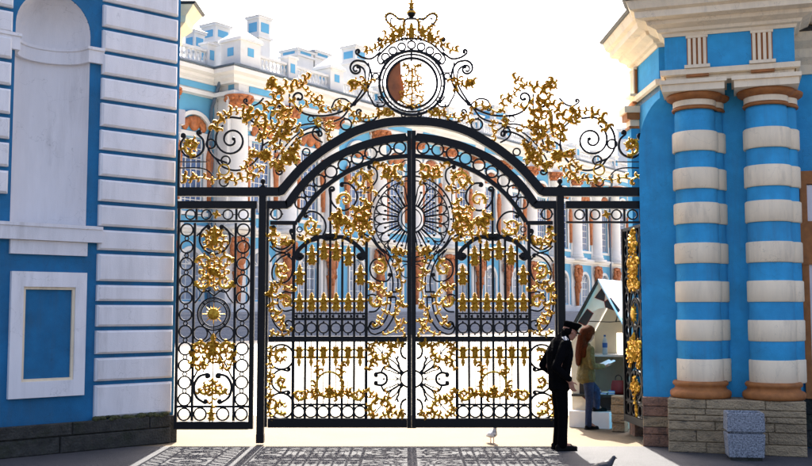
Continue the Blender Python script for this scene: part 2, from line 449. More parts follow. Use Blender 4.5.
# --- window of the upper storey (local origin: centre, bottom, wall face)
def up_window():
    parts = []
    h, ww = 5.1, UW
    a = MB()
    for s_ in (-1, 1): a.box(s_*ww/2, s_*(ww/2+.3), -.09, .1, -.15, h+.05)
    a.box(-ww/2-.45, ww/2+.45, -.2, .1, -.42, -.15)
    a.box(-ww/2-.36, ww/2+.36, -.14, .1, h+.05, h+.4)
    arc = [(math.cos(t)*1.35, h+.75+math.sin(t)*1.0) for t in [PI*k/14 for k in range(15)]]
    a.sweep([(x, -.12, z) for x, z in arc], [(-.14,-.16),(.14,-.16),(.14,.16),(-.14,.16)], Bv=(0,1,0))
    parts.append(('window_surround', a.mesh('window_surround', 'palace_white')))
    a = MB()
    for s_ in (-1, 0, 1): a.box(s_*.5-.035, s_*.5+.035, .16, .22, 0, h)
    for s_ in (-1, 1): a.box(s_*ww/2, s_*(ww/2-.09), .15, .23, 0, h)
    for k in range(8): a.box(-ww/2, ww/2, .155, .225, h*k/7.0-.03, h*k/7.0+.03)
    parts.append(('glazing_bars', a.mesh('glazing_bars', 'palace_white')))
    a = MB(); a.box(-ww/2, ww/2, .2, .21, 0, h); parts.append(('glass', a.mesh('glass', 'glass')))
    a = MB()
    rr = random.Random(3)
    a.ball((0,-.12,h+1.0), .5, 8, 6, (1,.5,1.1))
    for k in range(9):
        t = PI*k/8; a.ball((math.cos(t)*.85, -.12, h+.7+math.sin(t)*.55), .26+rr.random()*.1, 7, 5, (1,.7,1))
    parts.append(('gilt_mask', a.mesh('gilt_mask', 'bronze_ochre', True)))
    return parts
def low_window():
    parts = []
    h, ww = 3.4, GW
    a = MB()
    for s_ in (-1, 1): a.box(s_*ww/2, s_*(ww/2+.28), -.08, .1, -.1, h-.6)
    a.box(-ww/2-.4, ww/2+.4, -.18, .1, -.3, -.1)
    R0, R1 = ww/2, ww/2+.3
    n = 14
    vs = []
    poly = [(math.cos(PI*k/n)*R1, h-.9+math.sin(PI*k/n)*(R1+.1)) for k in range(n+1)] + [(math.cos(PI-PI*k/n)*R0, h-.9+math.sin(PI*k/n)*R0) for k in range(n+1)]
    for k in range(n):
        t0, t1 = PI*k/n, PI*(k+1)/n
        q = [(math.cos(t0)*R1, h-.9+math.sin(t0)*R1), (math.cos(t1)*R1, h-.9+math.sin(t1)*R1), (math.cos(t1)*R0, h-.9+math.sin(t1)*R0), (math.cos(t0)*R0, h-.9+math.sin(t0)*R0)]
        a.prism(q, -.085, .1)
        q2 = [(math.cos(t0)*R0*.999, h-.9+math.sin(t0)*R0*.999), (math.cos(t1)*R0*.999, h-.9+math.sin(t1)*R0*.999), (math.cos(t1)*R0*.999, h+.01), (math.cos(t0)*R0*.999, h+.01)]
        a.prism(q2, .02, .12)
    parts.append(('window_surround', a.mesh('window_surround', 'palace_white')))
    a = MB()
    for x in (-.32, .32): a.box(x-.035, x+.035, .16, .22, 0, h-.4)
    for s_ in (-1, 1): a.box(s_*ww/2, s_*(ww/2-.1), .15, .23, 0, h-.5)
    for z in (.03, .85, 1.7, 2.5): a.box(-ww/2, ww/2, .155, .225, z-.035, z+.035)
    for t in (PI/4, PI/2, 3*PI/4): a.sweep([(0, .19, 2.5), (math.cos(t)*.93, .19, 2.5+math.sin(t)*.93)], [(-.03,-.03),(.03,-.03),(.03,.03),(-.03,.03)], Bv=(0,1,0))
    parts.append(('glazing_bars', a.mesh('glazing_bars', 'palace_white')))
    a = MB(); a.box(-ww/2, ww/2, .2, .21, 0, h); parts.append(('glass', a.mesh('glass', 'sky_pale_glass')))
    return parts
UPW, LOW = up_window(), low_window()
def put_window(kind, u, y, z):
    w_ = bpy.data.objects.new('window', None); COL.objects.link(w_); w_.parent = pal; w_.location = (u, y, z)
    for nm, me in kind: obj(nm, me, w_)
# column, capital, atlante, herm
a = MB(); a.lathe([(.88,7.8),(.88,8.05),(.78,8.1),(.82,8.2),(.76,8.35),(.7,8.4),(.7,11),(.68,13.5),(.61,15.95),(.65,16.0),(.65,16.1)], n=16)
a.box(-.92,.92,-.92,.6,ZB1-.3,7.82)
COLM = a.mesh('column', 'palace_white', False)
for p_ in COLM.polygons:
    p_.use_smooth = len(p_.vertices) == 4 and abs(p_.normal.z) < .5
a = MB()
a.lathe([(.63,16.1),(.7,16.3),(.85,16.55),(.8,16.6),(.92,16.85),(1.05,16.98),(1.05,17.02)], n=16)
for k in range(10):
    t = 2*PI*k/10
    a.ball((.76*math.cos(t), .76*math.sin(t), 16.42), .17, 6, 4); a.ball((.94*math.cos(t+.3), .94*math.sin(t+.3), 16.78), .17, 6, 4)
CAPM = a.mesh('capital', 'bronze_ochre', True)
a = MB()   # atlante: a bearded torso on a tapering shaft, arms raised beside the head
a.loft([[(x*w_*1.0, yy*w_*.8-.28, z) for x, yy in ((-1,-.6),(1,-.6),(1,.7),(-1,.7))] for z, w_ in ((ZG+.62,.22),(3.4,.30),(4.3,.38),(4.5,.46),(4.6,.4))])
for (x,yy,z,r_,sc) in ((0,-.38,4.8,.5,(1,.75,.9)),(0,-.42,5.5,.62,(1.05,.72,1)),(-.3,-.5,5.55,.34,(1,.8,1)),(.3,-.5,5.55,.34,(1,.8,1)),(0,-.5,6.3,.33,(1,1,1.15)),(0,-.62,6.08,.24,(1,.9,1.2)),
    (-.72,-.42,5.95,.3,(1,1,1.1)),(.72,-.42,5.95,.3,(1,1,1.1)),(-.9,-.45,6.35,.24,(.9,1,1.5)),(.9,-.45,6.35,.24,(.9,1,1.5)),(-.62,-.45,6.8,.25,(1.7,1,.9)),(.62,-.45,6.8,.25,(1.7,1,.9)),(0,-.4,6.85,.4,(1.1,.8,.6)),
    (-.28,-.5,4.55,.26,(1,.8,1)),(.28,-.5,4.5,.24,(1,.8,1)),(0,-.45,4.15,.27,(1,.8,1.4))):
    a.ball((x,yy,z), r_, 8, 6, sc)
ATL = a.mesh('atlante', 'bronze_ochre', True)
a = MB()
a.loft([[(x*w_, yy*.22-.14, z) for x, yy in ((-1,-.6),(-.5,-1),(.5,-1),(1,-.6),(1,.6),(-1,.6))] for z, w_ in ((9.5,.08),(10.5,.13),(11.6,.18),(11.9,.25),(12.6,.28),(13.0,.22),(13.2,.12))])
a.ball((0,-.2,13.4), .2, 8, 6, (1,.8,1.15)); a.ball((-.15,-.24,12.5),.14,7,5); a.ball((.15,-.24,12.5),.14,7,5); a.ball((0,-.25,12.0),.17,7,5,(1,.8,1.3))
HERM = a.mesh('herm', 'bronze_ochre', False)
a = MB(); a.box(-1.75, 1.75, -.05, .2, 17.42, 17.86); FRZ = a.mesh('frieze_panel', 'palace_blue')
a = MB(); a.box(-1.0, 1.0, -.14, .05, ZG+.62, ZB0-.003); a.box(-.95, .95, -.12, .05, ZB1+.003, 17.0)
PIER = a.mesh('pier_strip', 'palace_white')
def bay_parts(u, y, first=False):
    put_window(UPW, u, y, 8.9); put_window(LOW, u, y, 2.6)
    for du in (-1.45, 1.45): obj('herm', HERM, pal, (u + du, y, 0))
    obj('frieze_panel', FRZ, pal, (u, y - .5, 0))
def col_parts(u, y):
    c = obj('column', COLM, pal, (u, y - .25, 0)); obj('capital', CAPM, c)
    obj('atlante', ATL, pal, (u, y - .12, 0), None, (.82, .9, 1))
    obj('pier_strip', PIER, pal, (u, y, 0))
for u in bays_p: bay_parts(u, 0.0)
for u in bays_m: bay_parts(u, REC)
for u in bays_l: bay_parts(u, Y2)
cols = [0.25, 2.75 + BAY/2, 10.35]
for u in cols: col_parts(u, 0.0)
for u in bays_m: col_parts(u + BAY/2, REC)
for u in bays_l: col_parts(u - BAY/2, Y2)
a = MB(); a.tube([(-.5,.6,ZT-.1),(-.5,1.3,17.2),(-.5,1.75,16.2),(-.5,1.75,2.0)], .12, 8); a.build('drain_pipe', 'roof_metal', pal)
# blank frieze stone behind the blue panels
for key, bays, u0, u1, y in segs():
    a = MB(); a.box(u0, u1, y - .48, y + .3, 17.37, ZC0 - .003); a.build('frieze', 'palace_white', pal)
# balustrades between attic blocks
BALM = None
def balustrade(u0, u1, y, blocks, z0=ZT + .2, h=1.15):
    a = MB()
    a.box(u0, u1, y - .16, y + .16, z0, z0 + .18); a.box(u0, u1, y - .2, y + .2, z0 + h - .18, z0 + h)
    x = u0 + .25
    while x < u1 - .1:
        a.lathe([(.10,z0+.18),(.10,z0+.25),(.06,z0+.3),(.14,z0+.5),(.13,z0+.6),(.06,z0+.85),(.1,z0+.92),(.1,z0+h-.18)], (x, y), 6)
        x += .42
    a.build('balustrade', 'palace_white', pal)
def attic_block(u, y, ww=.95, h=1.55, z0=ZT + .2):
    a = MB(); a.box(u-ww/2, u+ww/2, y-.3, y+.5, z0, z0+h); a.box(u-ww/2-.1, u+ww/2+.1, y-.4, y+.6, z0+h, z0+h+.16)
    b = a.build('attic_block', 'palace_white', pal)
    p = MB(); p.box(u-ww*.26, u+ww*.26, y-.32, y-.28, z0+.45, z0+1.15); p.box(u-ww/2-.02, u-ww/2+.02, y-.1, y+.3, z0+.45, z0+1.15)
    p.build('blue_panel', 'palace_blue', b)
YB = -0.35
cu = sorted(cols)
for i in range(len(cu)-1): balustrade(cu[i]+.5, cu[i+1]-.5, YB, None)
for u in cu[1:]: attic_block(u, YB)
mu = [10.95] + [u + BAY/2 for u in bays_m]
for i in range(len(mu)-1): balustrade(mu[i]+.5, mu[i+1]-.5, YB + REC, None); attic_block(mu[i+1], YB + REC)
balustrade(-12.5, -.9, YB + Y2, None); attic_block(-.9, YB + Y2, .8); attic_block(bays_l[0]-BAY/2, YB+Y2)
# corner block with its pyramid roof
def corner_block(u, y, ww, h, m='palace_white'):
    z0 = ZT + .2
    a = MB(); a.box(u-ww/2, u+ww/2, y-ww/2, y+ww/2, z0, z0+h); a.box(u-ww/2-.15, u+ww/2+.15, y-ww/2-.15, y+ww/2+.15, z0+h, z0+h+.2)
    b = a.build('corner_pavilion_block', m, pal)
    p = MB(); p.box(u-.3, u+.3, y-ww/2-.03, y, z0+.7, z0+1.3); p.box(u-ww/2-.03, u, y-.3, y+.3, z0+.7, z0+1.3); p.build('blue_panel', 'palace_blue', b)
    t = z0 + h + .2; k = ww/2 + .15
    r_ = MB(); r_.add([(u-k,y-k,t),(u+k,y-k,t),(u+k,y+k,t),(u-k,y+k,t),(u,y,t+1.0)], [(0,1,4),(1,2,4),(2,3,4),(3,0,4),(3,2,1,0)]); r_.build('pyramid_roof', 'roof_metal', b)
corner_block(.75, YB+.5, 2.0, 1.75)
corner_block(10.5, YB+.45, 1.6, 1.7)
# low roofs
a = MB(); a.add([(0,.6,ZT+.2),(U1,.6,ZT+.2),(U1,16,ZT+.2),(0,16,ZT+.2),(4,8,ZT+2.0),(U1-3,8,ZT+2.0)], [(0,1,5,4),(1,2,5),(2,3,4,5),(3,0,4),(3,2,1,0)]); a.build('roof', 'roof_metal', pal)
a = MB(); a.add([(U1,1.1,ZT+.2),(U2,1.1,ZT+.2),(U2,16,ZT+.2),(U1,16,ZT+.2),(U1,9,ZT+1.6),(U2,9,ZT+1.6)], [(0,1,5,4),(1,2,5),(2,3,4,5),(3,0,4),(3,2,1,0)]); a.build('roof', 'roof_metal', pal)
a = MB(); a.add([(-13,Y2+.6,ZT+.2),(-.01,Y2+.6,ZT+.2),(-.01,16,ZT+.2),(-13,16,ZT+.2),(-13,9,ZT+1.6),(-.01,9,ZT+1.6)], [(0,1,5,4),(1,2,5),(2,3,4,5),(3,0,4),(3,2,1,0)]); a.build('roof', 'roof_metal', pal)
a = MB(); a.box(-12.9, U2-.1, 15.9, 16.2, 0, ZT+.2); a.build('rear_wall', 'palace_blue', pal)
# chimneys: white turrets with blue panels
def chimney(px, top, ly, ww, h):
    u, zt = PF.at(px, top, ly)
    z0 = min(zt - h, ZT + 1.2)
    a = MB(); a.box(u-ww/2, u+ww/2, ly-ww/2, ly+ww/2, z0, zt-.35); a.box(u-ww/2-.15, u+ww/2+.15, ly-ww/2-.15, ly+ww/2+.15, zt-h, zt-h+.18)
    a.box(u-ww/2-.12, u+ww/2+.12, ly-ww/2-.12, ly+ww/2+.12, zt-.55, zt-.35)
    c = a.build('chimney', 'palace_white', pal)
    p = MB(); q = ww*.33
    p.box(u-q, u+q, ly-ww/2-.03, ly, zt-h+.5, zt-.85); p.box(u-ww/2-.03, u, ly-q, ly+q, zt-h+.5, zt-.85); p.build('blue_panel', 'palace_blue', c)
    k = ww/2+.2
    r_ = MB(); r_.add([(u-k,ly-k,zt-.35),(u+k,ly-k,zt-.35),(u+k,ly+k,zt-.35),(u-k,ly+k,zt-.35),(u,ly,zt)], [(0,1,4),(1,2,4),(2,3,4),(3,0,4),(3,2,1,0)]); r_.build('chimney_cap', 'roof_metal', c)
for px, top, ly, ww, h in ((259, 14, 3.5, 1.3, 2.1), (216, 22, 6.5, 1.6, 1.9), (195, 28, 5.5, 1.05, 2.0), (297, 48, 6, 2.0, 1.0), (314, 50, 6, 2.0, 1.0), (354, 44, 5, 1.6, 2.0),
                           (489, 106, 5, 3.0, 2.2), (549, 126, 5, 1.4, 1.4), (568, 142, 4, 1.6, 1.2), (627, 127, 7, 2.2, 2.4)):
    chimney(px, top, ly, ww, h)
# drain pipe
a = MB(); a.tube([(10.75,-.75,ZT-.1),(10.75,-.9,ZT-.9),(11.15,-.1,17.0),(11.15,.2,16.0),(11.15,.2,2.0)], .11, 8); a.build('drain_pipe', 'roof_metal', pal)
a = MB(); a.tube([(63.3,-.4,ZT-.1),(63.3,-.2,16.9),(63.3,.1,15.0),(63.3,.1,2.0)], .13, 8); a.build('drain_pipe', 'roof_metal', pal)

# terrace steps in front of the palace
a = thing('terrace_steps', 'dark granite terrace steps along the foot of the palace', 'steps', (PC[0], PC[1], 0), PF.a)
for k in range(8):
    s_ = MB(); z0 = BASE * k / 8 
    s_.box(-16 - .02*k, U2, -6.4 + .42*k, 3.0, z0, BASE*(k+1)/8 - .006); s_.build('step', 'granite', a)
# ================================================================== LEFT WING (blue and white, niche)
LC = (-3.39, 14.5)
LF = Frame(LC[0], LC[1], 41.7)
LY = 0.10                                   # wall face lies behind the plinth face
lw = thing('gatehouse_wing', 'blue stucco wing with white quoins and an arched white niche', 'building', (LC[0], LC[1], 0), LF.a)
def L_(px, py): return LF.at(px, py, LY)
nl, nr = LF.u(12, LY, 150), LF.u(88, LY, 150)          # niche sides
nc, nw = (nl + nr)/2, (nr - nl)/2
z_sill = L_(50, 231)[1]; z_spr = L_(50, 29)[1]; z_top = 9.2
xl = -4.2
xr = LF.u(176.5, LY, 250)
z_pl = L_(100, 419)[1]                        # plinth top
a = MB()
a.box(xl, nl, LY, LY+.5, z_pl-.3, z_top); a.box(nr, xr, LY, LY+.5, z_pl-.3, z_top); a.box(nl, nr, LY, LY+.5, z_pl-.3, z_sill)
n = 20
for k in range(n):
    t0, t1 = PI*k/n, PI*(k+1)/n
    q = [(nc+nw*math.cos(t0), z_spr+nw*math.sin(t0)), (nc+nw*math.cos(t0), z_top), (nc+nw*math.cos(t1), z_top), (nc+nw*math.cos(t1), z_spr+nw*math.sin(t1))]
    a.prism(q, LY, LY+.5)
a.box(xl, xr-.02, LY+.501, 3.0, z_pl-.1, z_top)
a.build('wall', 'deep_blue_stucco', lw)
# niche: half round shaft with a quarter dome
a = MB(); dp = .46; m = 16
rings = []
for z in (z_sill, z_sill+.4, z_sill+1.0, (z_sill+z_spr)/2, z_spr-.2, z_spr): rings.append([(nc - nw*math.cos(PI*j/m), LY+.012+dp*math.sin(PI*j/m), z) for j in range(m+1)])
for k in range(1, 9):
    ph = PI/2*k/8
    rings.append([(nc - nw*math.cos(ph)*math.cos(PI*j/m), LY+.012+dp*math.cos(ph)*math.sin(PI*j/m), z_spr + nw*math.sin(ph)) for j in range(m+1)])
for r_ in rings: a.v += r_
for i in range(len(rings)-1):
    for j in range(m): a.f.append((i*(m+1)+j, i*(m+1)+j+1, (i+1)*(m+1)+j+1, (i+1)*(m+1)+j))
a.build('niche', 'white_stucco', lw, True)
# impost band running along the wall and round the inside of the niche
zb0, zb1 = L_(50, 56)[1], L_(50, 40)[1]
path = [(xl, LY), (nl, LY)] + [(nc - nw*math.cos(PI*j/m)*.985, LY+.012+dp*math.sin(PI*j/m)*.985) for j in range(1, m)] + [(nr, LY), (LF.u(103, LY, 45), LY)]
a = MB(); a.molding(path, [(-.03, zb0), (.055, zb0), (.055, zb1-.05), (.075, zb1-.04), (.075, zb1), (-.03, zb1)]); a.build('impost_band', 'white_stucco', lw)
# sill and apron
zs0, zs1 = L_(50, 241)[1], L_(50, 224)[1]
a = MB(); xq = LF.u(100, LY, 235)
a.box(xl, xq, LY-.10, LY+.42, zs0, zs1-.004); a.box(xl, xq-.01, LY-.115, LY-.1005, zs1-.05, zs1-.006); a.build('niche_sill', 'white_stucco', lw)
a = MB(); a.box(LF.u(9, LY, 250), LF.u(86, LY, 250), LY-.05, LY+.02, L_(50, 255)[1], zs0-.003); a.build('apron_panel', 'white_stucco', lw)
# framed blue panel
fx0, fx1 = LF.u(8.5, LY, 330), LF.u(84, LY, 330); fz0, fz1 = L_(45, 397)[1], L_(45, 272)[1]
ix0, ix1 = LF.u(21, LY, 330), LF.u(73, LY, 330); iz0, iz1 = L_(45, 381)[1], L_(45, 287)[1]
a = MB()
def frame(mb, x0, x1, z0, z1, X0, X1, Z0, Z1, yf, yb):
    mb.box(x0, X0, yf, yb, z0, z1); mb.box(X1, x1, yf, yb, z0, z1); mb.box(X0, X1, yf, yb, z0, Z0); mb.box(X0, X1, yf, yb, Z1, z1)
frame(a, fx0, fx1, fz0, fz1, ix0, ix1, iz0, iz1, LY-.06, LY+.02)
pf = a.build('panel_frame', 'white_stucco', lw)
a = MB(); frame(a, ix0, ix1, iz0, iz1, ix0+.035, ix1-.035, iz0+.035, iz1-.035, LY-.035, LY+.02); a.build('inner_moulding', 'cream_stucco', pf)
# quoin blocks, one by one
js = [-72, -47, -22, 2.6, 28, 52, 76, 101, 128, 151.5, 177.7, 203, 228, 252, 283, 303, 328.6, 356, 383, 419.5]
qx0, qx1 = LF.u(95.5, LY, 300), LF.u(171.5, LY, 300)
zz = [L_(100, j)[1] for j in js]
for i in range(len(zz)-1):
    a = MB(); a.box(qx0, qx1, LY-.075, LY+.01, zz[i+1]+.028, zz[i]-.028, .028)
    a.build('quoin_block', 'white_stucco', lw)
for i in range(len(zz)-1):                      # quoins of the next pier, cut by the picture's edge
    a = MB(); a.box(xl+.3, LF.u(4.5, LY, 250), LY-.075, LY+.01, zz[i+1]+.028, zz[i]-.028, .028)
    if zz[i+1] > zs1: a.build('quoin_block', 'white_stucco', lw)
# stone plinth of long mossy blocks
rr = random.Random(5)
a = MB(); a.box(xl, xr+.012, .02, 2.9, 0, z_pl-.02); a.build('plinth_core', 'dark_stone', lw)
hs = [0, .56*z_pl, z_pl]
for r_ in range(2):
    x = xl - rr.random()*.3
    while x < 0:
        x2 = min(x + .8 + rr.random()*.7, .0 if x < -.3 else .0)
        if 0 - x2 < .2: x2 = .0
        a = MB(); o_ = rr.uniform(-.012, .012)
        a.box(x+.006, x2-.004 if x2 < 0 else .004, -.02+o_, .05, hs[r_]+.006, hs[r_+1]-.006, .012)
        a.build('plinth_stone', 'dark_stone', lw); x = x2
a = MB(); rr = random.Random(9)
for k in range(60):
    x = rr.uniform(qx0-.02, qx1); a.ball((x, rr.uniform(-.01, .05), z_pl+rr.uniform(-.01,.035)), rr.uniform(.02,.05), 6, 4, (1.3,.8,.7))
o_ = a.build('moss_growth', 'moss', lw); o_['kind'] = 'stuff'
# impost stub at the corner and the eaves of the gate passage behind it
a = MB(); zi = lambda y: L_(176, y)[1]
a.box(xr-.10, xr+.12, LY+.03, LY+.4, zi(123), zi(108)); a.box(xr-.10, xr+.07, LY+.05, LY+.38, zi(131), zi(123)-.002); a.box(xr-.10, xr+.04, LY+.06, LY+.36, zi(141), zi(131)-.002)
a.build('impost_stub', 'white_stucco', lw)
# passage side wall + cornice, in world directions
pw = thing('gate_pier', 'blue pier with overhanging cream eaves behind the quoined wing', 'pier', (-3.72, 15.6, 0))
ey0, ey1 = on_y(190, 40, 15.6).z, on_y(190, 8, 15.6).z
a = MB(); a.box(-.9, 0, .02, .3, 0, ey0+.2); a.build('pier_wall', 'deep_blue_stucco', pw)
a = MB(); a.molding([(-.9, 0.02), (0, .02), (0, .3)], [(-.05, ey0-.25), (.03, ey0-.25), (.03, ey0-.05), (.1, ey0), (.12, ey0+.12), (.26, ey0+.22), (.28, ey0+.32), (.42, ey0+.46), (-.05, ey0+.46)]); a.build('cornice', 'cream_stucco', pw)
a = MB(); a.molding([(-.9, 0.02), (0, .02), (0, .3)], [(-.5, ey0+.463), (.44, ey0+.463), (.465, ey0+.5), (-.45, ey0+.75)]); a.build('eaves_flashing', 'dark_metal', pw)

# ================================================================== RIGHT PIER (columns)
RC = (3.52, 13.6)
RF = Frame(RC[0], RC[1], -18)
rp = thing('columned_pier', 'blue gate pier with two banded white and blue columns on a stone plinth', 'pier', (RC[0], RC[1], 0), RF.a)
YC, YW = .36, .55                            # column axis and wall face
def Rz(px, py, ly=.1): return RF.at(px, py, ly)[1]
zp = Rz(730, 400, 0)
px_end = RF.u(807, 0, 430)
# plinth: courses of separate tufa stones
rr = random.Random(11)
a = MB(); a.box(.01, px_end-.01, .03, 1.2, 0, zp-.005); a.build('plinth_core', 'tufa', rp)
crs = [0, .145, .30, .42, .50, .585, zp]
for r_ in range(len(crs)-1):
    x = 0.0
    while x < px_end - .01:
        x2 = x + rr.uniform(.28, .75)
        if px_end - x2 < .25: x2 = px_end
        a = MB(); o_ = rr.uniform(-.014, .006)
        a.box(x+.003, x2-.003, o_, .06, crs[r_]+.004, crs[r_+1]-.004, .01); a.build('plinth_stone', 'tufa', rp); x = x2
# pier body: trapezoid in plan, side towards the gate runs straight back
def loc(X, Y):
    p = Vector((X, Y, 0)) - RF.o; return (p.dot(RF.X), p.dot(RF.Y))
zf0, zf1 = Rz(735, 67), Rz(735, 33)            # frieze
za0 = Rz(735, 90)
za_l = Rz(670, 97, YW)
c0 = loc(3.6, 14.02); c0 = (c0[0], YW)
back = loc(3.6, 15.6)
xe = RF.u(799, YW, 250)
body = [c0, (xe, YW), (xe, 2.2), back]
a = MB(); a.plan(body, 0, zf1+.4); a.build('pier_wall', 'blue_stucco', rp)
# flaring buttress beside the gate
zq = lambda py: RF.at(641, py, YW-.04)[1]
bx0, bx1 = RF.u(641.5, YW-.04, 300), c0[0]+.02
zb_top, zb_mid = za_l-.01, zq(150)
poly = [(bx0, .0), (bx1+.3, .0), (bx1+.3, zb_top), (bx1-.01, zb_top)]
for k in range(1, 9):
    t = PI/2*k/8
    poly.append((bx1-.01 - (bx1-.01-bx0)*math.sin(t)**1.5, zb_top - (zb_top-zb_mid)*(1-math.cos(t)) ))
a = MB(); a.prism(poly, YW-.04, YW+.28); a.build('buttress', 'blue_stucco', rp)
rr = random.Random(4)
zbs = Rz(655, 397, YW-.1)
cr2 = [0, .17, .27, .42, .56, zbs]
for r_ in range(5):
    a = MB(); a.box(bx0-.005, .03, YW-.1+rr.uniform(-.006,.006), YW+.3, cr2[r_]+.004, cr2[r_+1]-.003, .01); a.build('base_stone', 'red_stone' if r_ != 2 else 'tufa', rp)
# columns
def column(px_c, yc=YC, rad=.285, top_py=104, halfx=None, full=True):
    u = px_c
    z1 = Rz(700, 382); ztop = Rz(700, 108); zc = Rz(700, 92)
    a = MB(); a.lathe([(rad*1.03, z1), (rad*1.03, z1+.5), (rad, z1+1.6), (rad*.955, ztop-.05), (rad*.93, ztop)], (u, yc), 32)
    c = a.build('column', 'blue_stucco', rp)
    for p_ in c.data.polygons: p_.use_smooth = abs(p_.normal.z) < .5
    if full:
        a = MB()
        b0 = zp + .002
        a.lathe([(rad*1.36, b0), (rad*1.42, b0+.03), (rad*1.42, b0+.075), (rad*1.34, b0+.10), (rad*1.22, b0+.115), (rad*1.18, b0+.15), (rad*1.28, b0+.17), (rad*1.3, b0+.2), (rad*1.22, b0+.225), (rad*1.08, z1+.006), (rad*.9, z1+.012)], (u, yc), 32)
        o_ = a.build('column_base', 'ochre', c, True)
    bands = [(383, 359.5), (341, 320), (302, 281), (263, 242.5), (223, 202), (188, 167), (150, 130)]
    for (y0, y1) in bands:
        h0, h1 = Rz(700, y0), Rz(700, y1)
        k = 1.085
        a = MB(); a.lathe([(rad*.9, h0), (rad*k-.01, h0), (rad*k, h0+.012), (rad*k, h1-.012), (rad*k-.01, h1), (rad*.9, h1)], (u, yc), 32)
        o_ = a.build('column_band', 'cream_stucco', c)
        for p_ in o_.data.polygons: p_.use_smooth = abs(p_.normal.z) < .3
    a = MB(); a.lathe([(rad*.92, ztop), (rad*1.06, ztop), (rad*1.08, ztop+.025), (rad*1.0, ztop+.05), (rad*.9, ztop+.05)], (u, yc), 32); a.build('necking_ring', 'ochre', c, True)
    a = MB(); a.lathe([(rad*.9, ztop+.052), (rad*1.02, ztop+.052), (rad*1.02, ztop+.13), (rad*.9, ztop+.13)], (u, yc), 32); a.build('necking', 'cream_stucco', c)
    a = MB(); a.lathe([(rad*.95, ztop+.13), (rad*1.1, ztop+.135), (rad*1.3, ztop+.17), (rad*1.34, ztop+.21), (rad*1.3, zc), (rad*.95, zc)], (u, yc), 32); a.build('echinus', 'ochre', c, True)
    return zc
uc1, uc2 = RF.u(697, YC-.2, 250), RF.u(770.5, YC-.2, 250)
zc = column(uc1); column(uc2)
# half pilasters behind the columns
for u in (uc1 + .14, uc2 + .16):
    column(u, YC+.22, .25, full=False)
# abaci
for u in (uc1, uc2):
    a = MB(); a.box(u-.41, u+.41, YC-.41, YW+.02, zc+.002, zc+.10); a.box(u-.44, u+.44, YC-.44, YW+.02, zc+.10, zc+.155); a.build('abacus', 'cream_stucco', rp)
# entablature, stepped forward over the columns
e0, e1 = uc1 - .36, uc2 + .36
YE = YC - .30
plan = [back, c0, (e0, YW), (e0, YE), (e1, YE), (e1, 1.2), (2.4, 1.2)]
plan[1] = c0
ar0 = zc + .155
frz0, frz1 = zf0, zf1
def em(name, m, prof, pl=None):
    a = MB(); a.molding(pl or plan, prof); return a.build(name, m, rp)
em('architrave', 'cream_stucco', [(-.3, ar0), (.0, ar0), (.0, ar0+.10), (.025, ar0+.105), (.025, frz0-.09), (.07, frz0-.075), (.075, frz0-.004), (-.3, frz0-.004)])
em('frieze', 'blue_stucco', [(-.3, frz0-.004), (.008, frz0-.004), (.008, frz1+.01), (-.3, frz1+.01)])
cz = frz1
ch = .43
cor = [(-.3, cz+.008), (.03, cz), (.05, cz+.06), (.10, cz+.08), (.12, cz+.14), (.24, cz+.2), (.26, cz+.27), (.40, cz+.30), (.41, cz+.42), (.47, cz+.46), (.52, cz+.62), (-.3, cz+.62)]
cor = [(o_*.93, cz + (z__-cz)*ch/.62) for o_, z__ in cor]
em('cornice', 'cream_stucco', cor)
em('roof_flashing', 'dark_metal', [(-.3, cz+ch+.003), (.51, cz+ch+.003), (.54, cz+ch+.03), (.2, cz+ch+.12), (-.3, cz+ch+.2)])
# triglyphs on the frieze
def triglyph(x, y, ww, side=False):
    t = bpy.data.objects.new('triglyph', None); COL.objects.link(t); t.parent = rp
    t.location = (x, y, 0)
    if side:
        d = Vector((back[0]-c0[0], back[1]-c0[1])); t.rotation_euler = (0, 0, math.atan2(-d.y, -d.x))
    a = MB(); a.box(-ww/2, ww/2, -.012, .02, frz0+.05, frz1-.02); a.build('triglyph_ground', 'ochre', t)
    n = 4
    for k in range(n):
        xx = -ww/2 + ww*(k+.5)/n
        b = MB(); b.box(xx-ww*.075, xx+ww*.075, -.035, -.0125, frz0+.055, frz1-.04); b.build('triglyph_bar', 'cream_stucco', t)
    b = MB(); b.box(-ww/2-.01, ww/2+.01, -.04, .02, frz1-.038, frz1-.004); b.build('triglyph_head', 'cream_stucco', t)
    b = MB(); b.box(-ww*.55, ww*.55, -.06, .01, frz0-.11, frz0-.076); b.build('guttae', 'ochre', t)
    b = MB(); b.box(-ww*.62, ww*.62, -.10, .01, frz0+.002, frz0+.045); b.build('regula', 'cream_stucco', t)
triglyph(RF.u(697, YE, 50), YE, .27)
triglyph(RF.u(762, YE, 50), YE, .27)
triglyph(RF.u(640, 1.6, 80) if False else back[0]+.02, back[1]-.18, .26, True)
# capital and band of the pilaster at the rear corner of the gate side
a = MB(); d = Vector((back[0]-c0[0], back[1]-c0[1])).normalized(); nrm_ = Vector((-d.y, d.x))
if nrm_.x > 0: nrm_ = -nrm_
pr = bpy.data.objects.new('rear_pilaster', None); COL.objects.link(pr); pr.parent = rp; pr.location = (back[0]-d.x*.18, back[1]-d.y*.18, 0); pr.rotation_euler = (0,0,math.atan2(-d.y,-d.x))
for nm, m, x0, yy, z0, z1 in (('abacus','cream_stucco',.2,-.24,ar0-.10,ar0-.002),('echinus','ochre',.17,-.2,ar0-.2,ar0-.102),('necking','cream_stucco',.13,-.14,ar0-.3,ar0-.202),('necking_ring','ochre',.14,-.16,ar0-.34,ar0-.302),('shaft','blue_stucco',.13,-.13,.8,ar0-.342),('base_stone','red_stone',.16,-.16,0,.798)):
    a = MB(); a.box(-x0, x0, yy, .05, z0, z1); a.build(nm, m, pr)
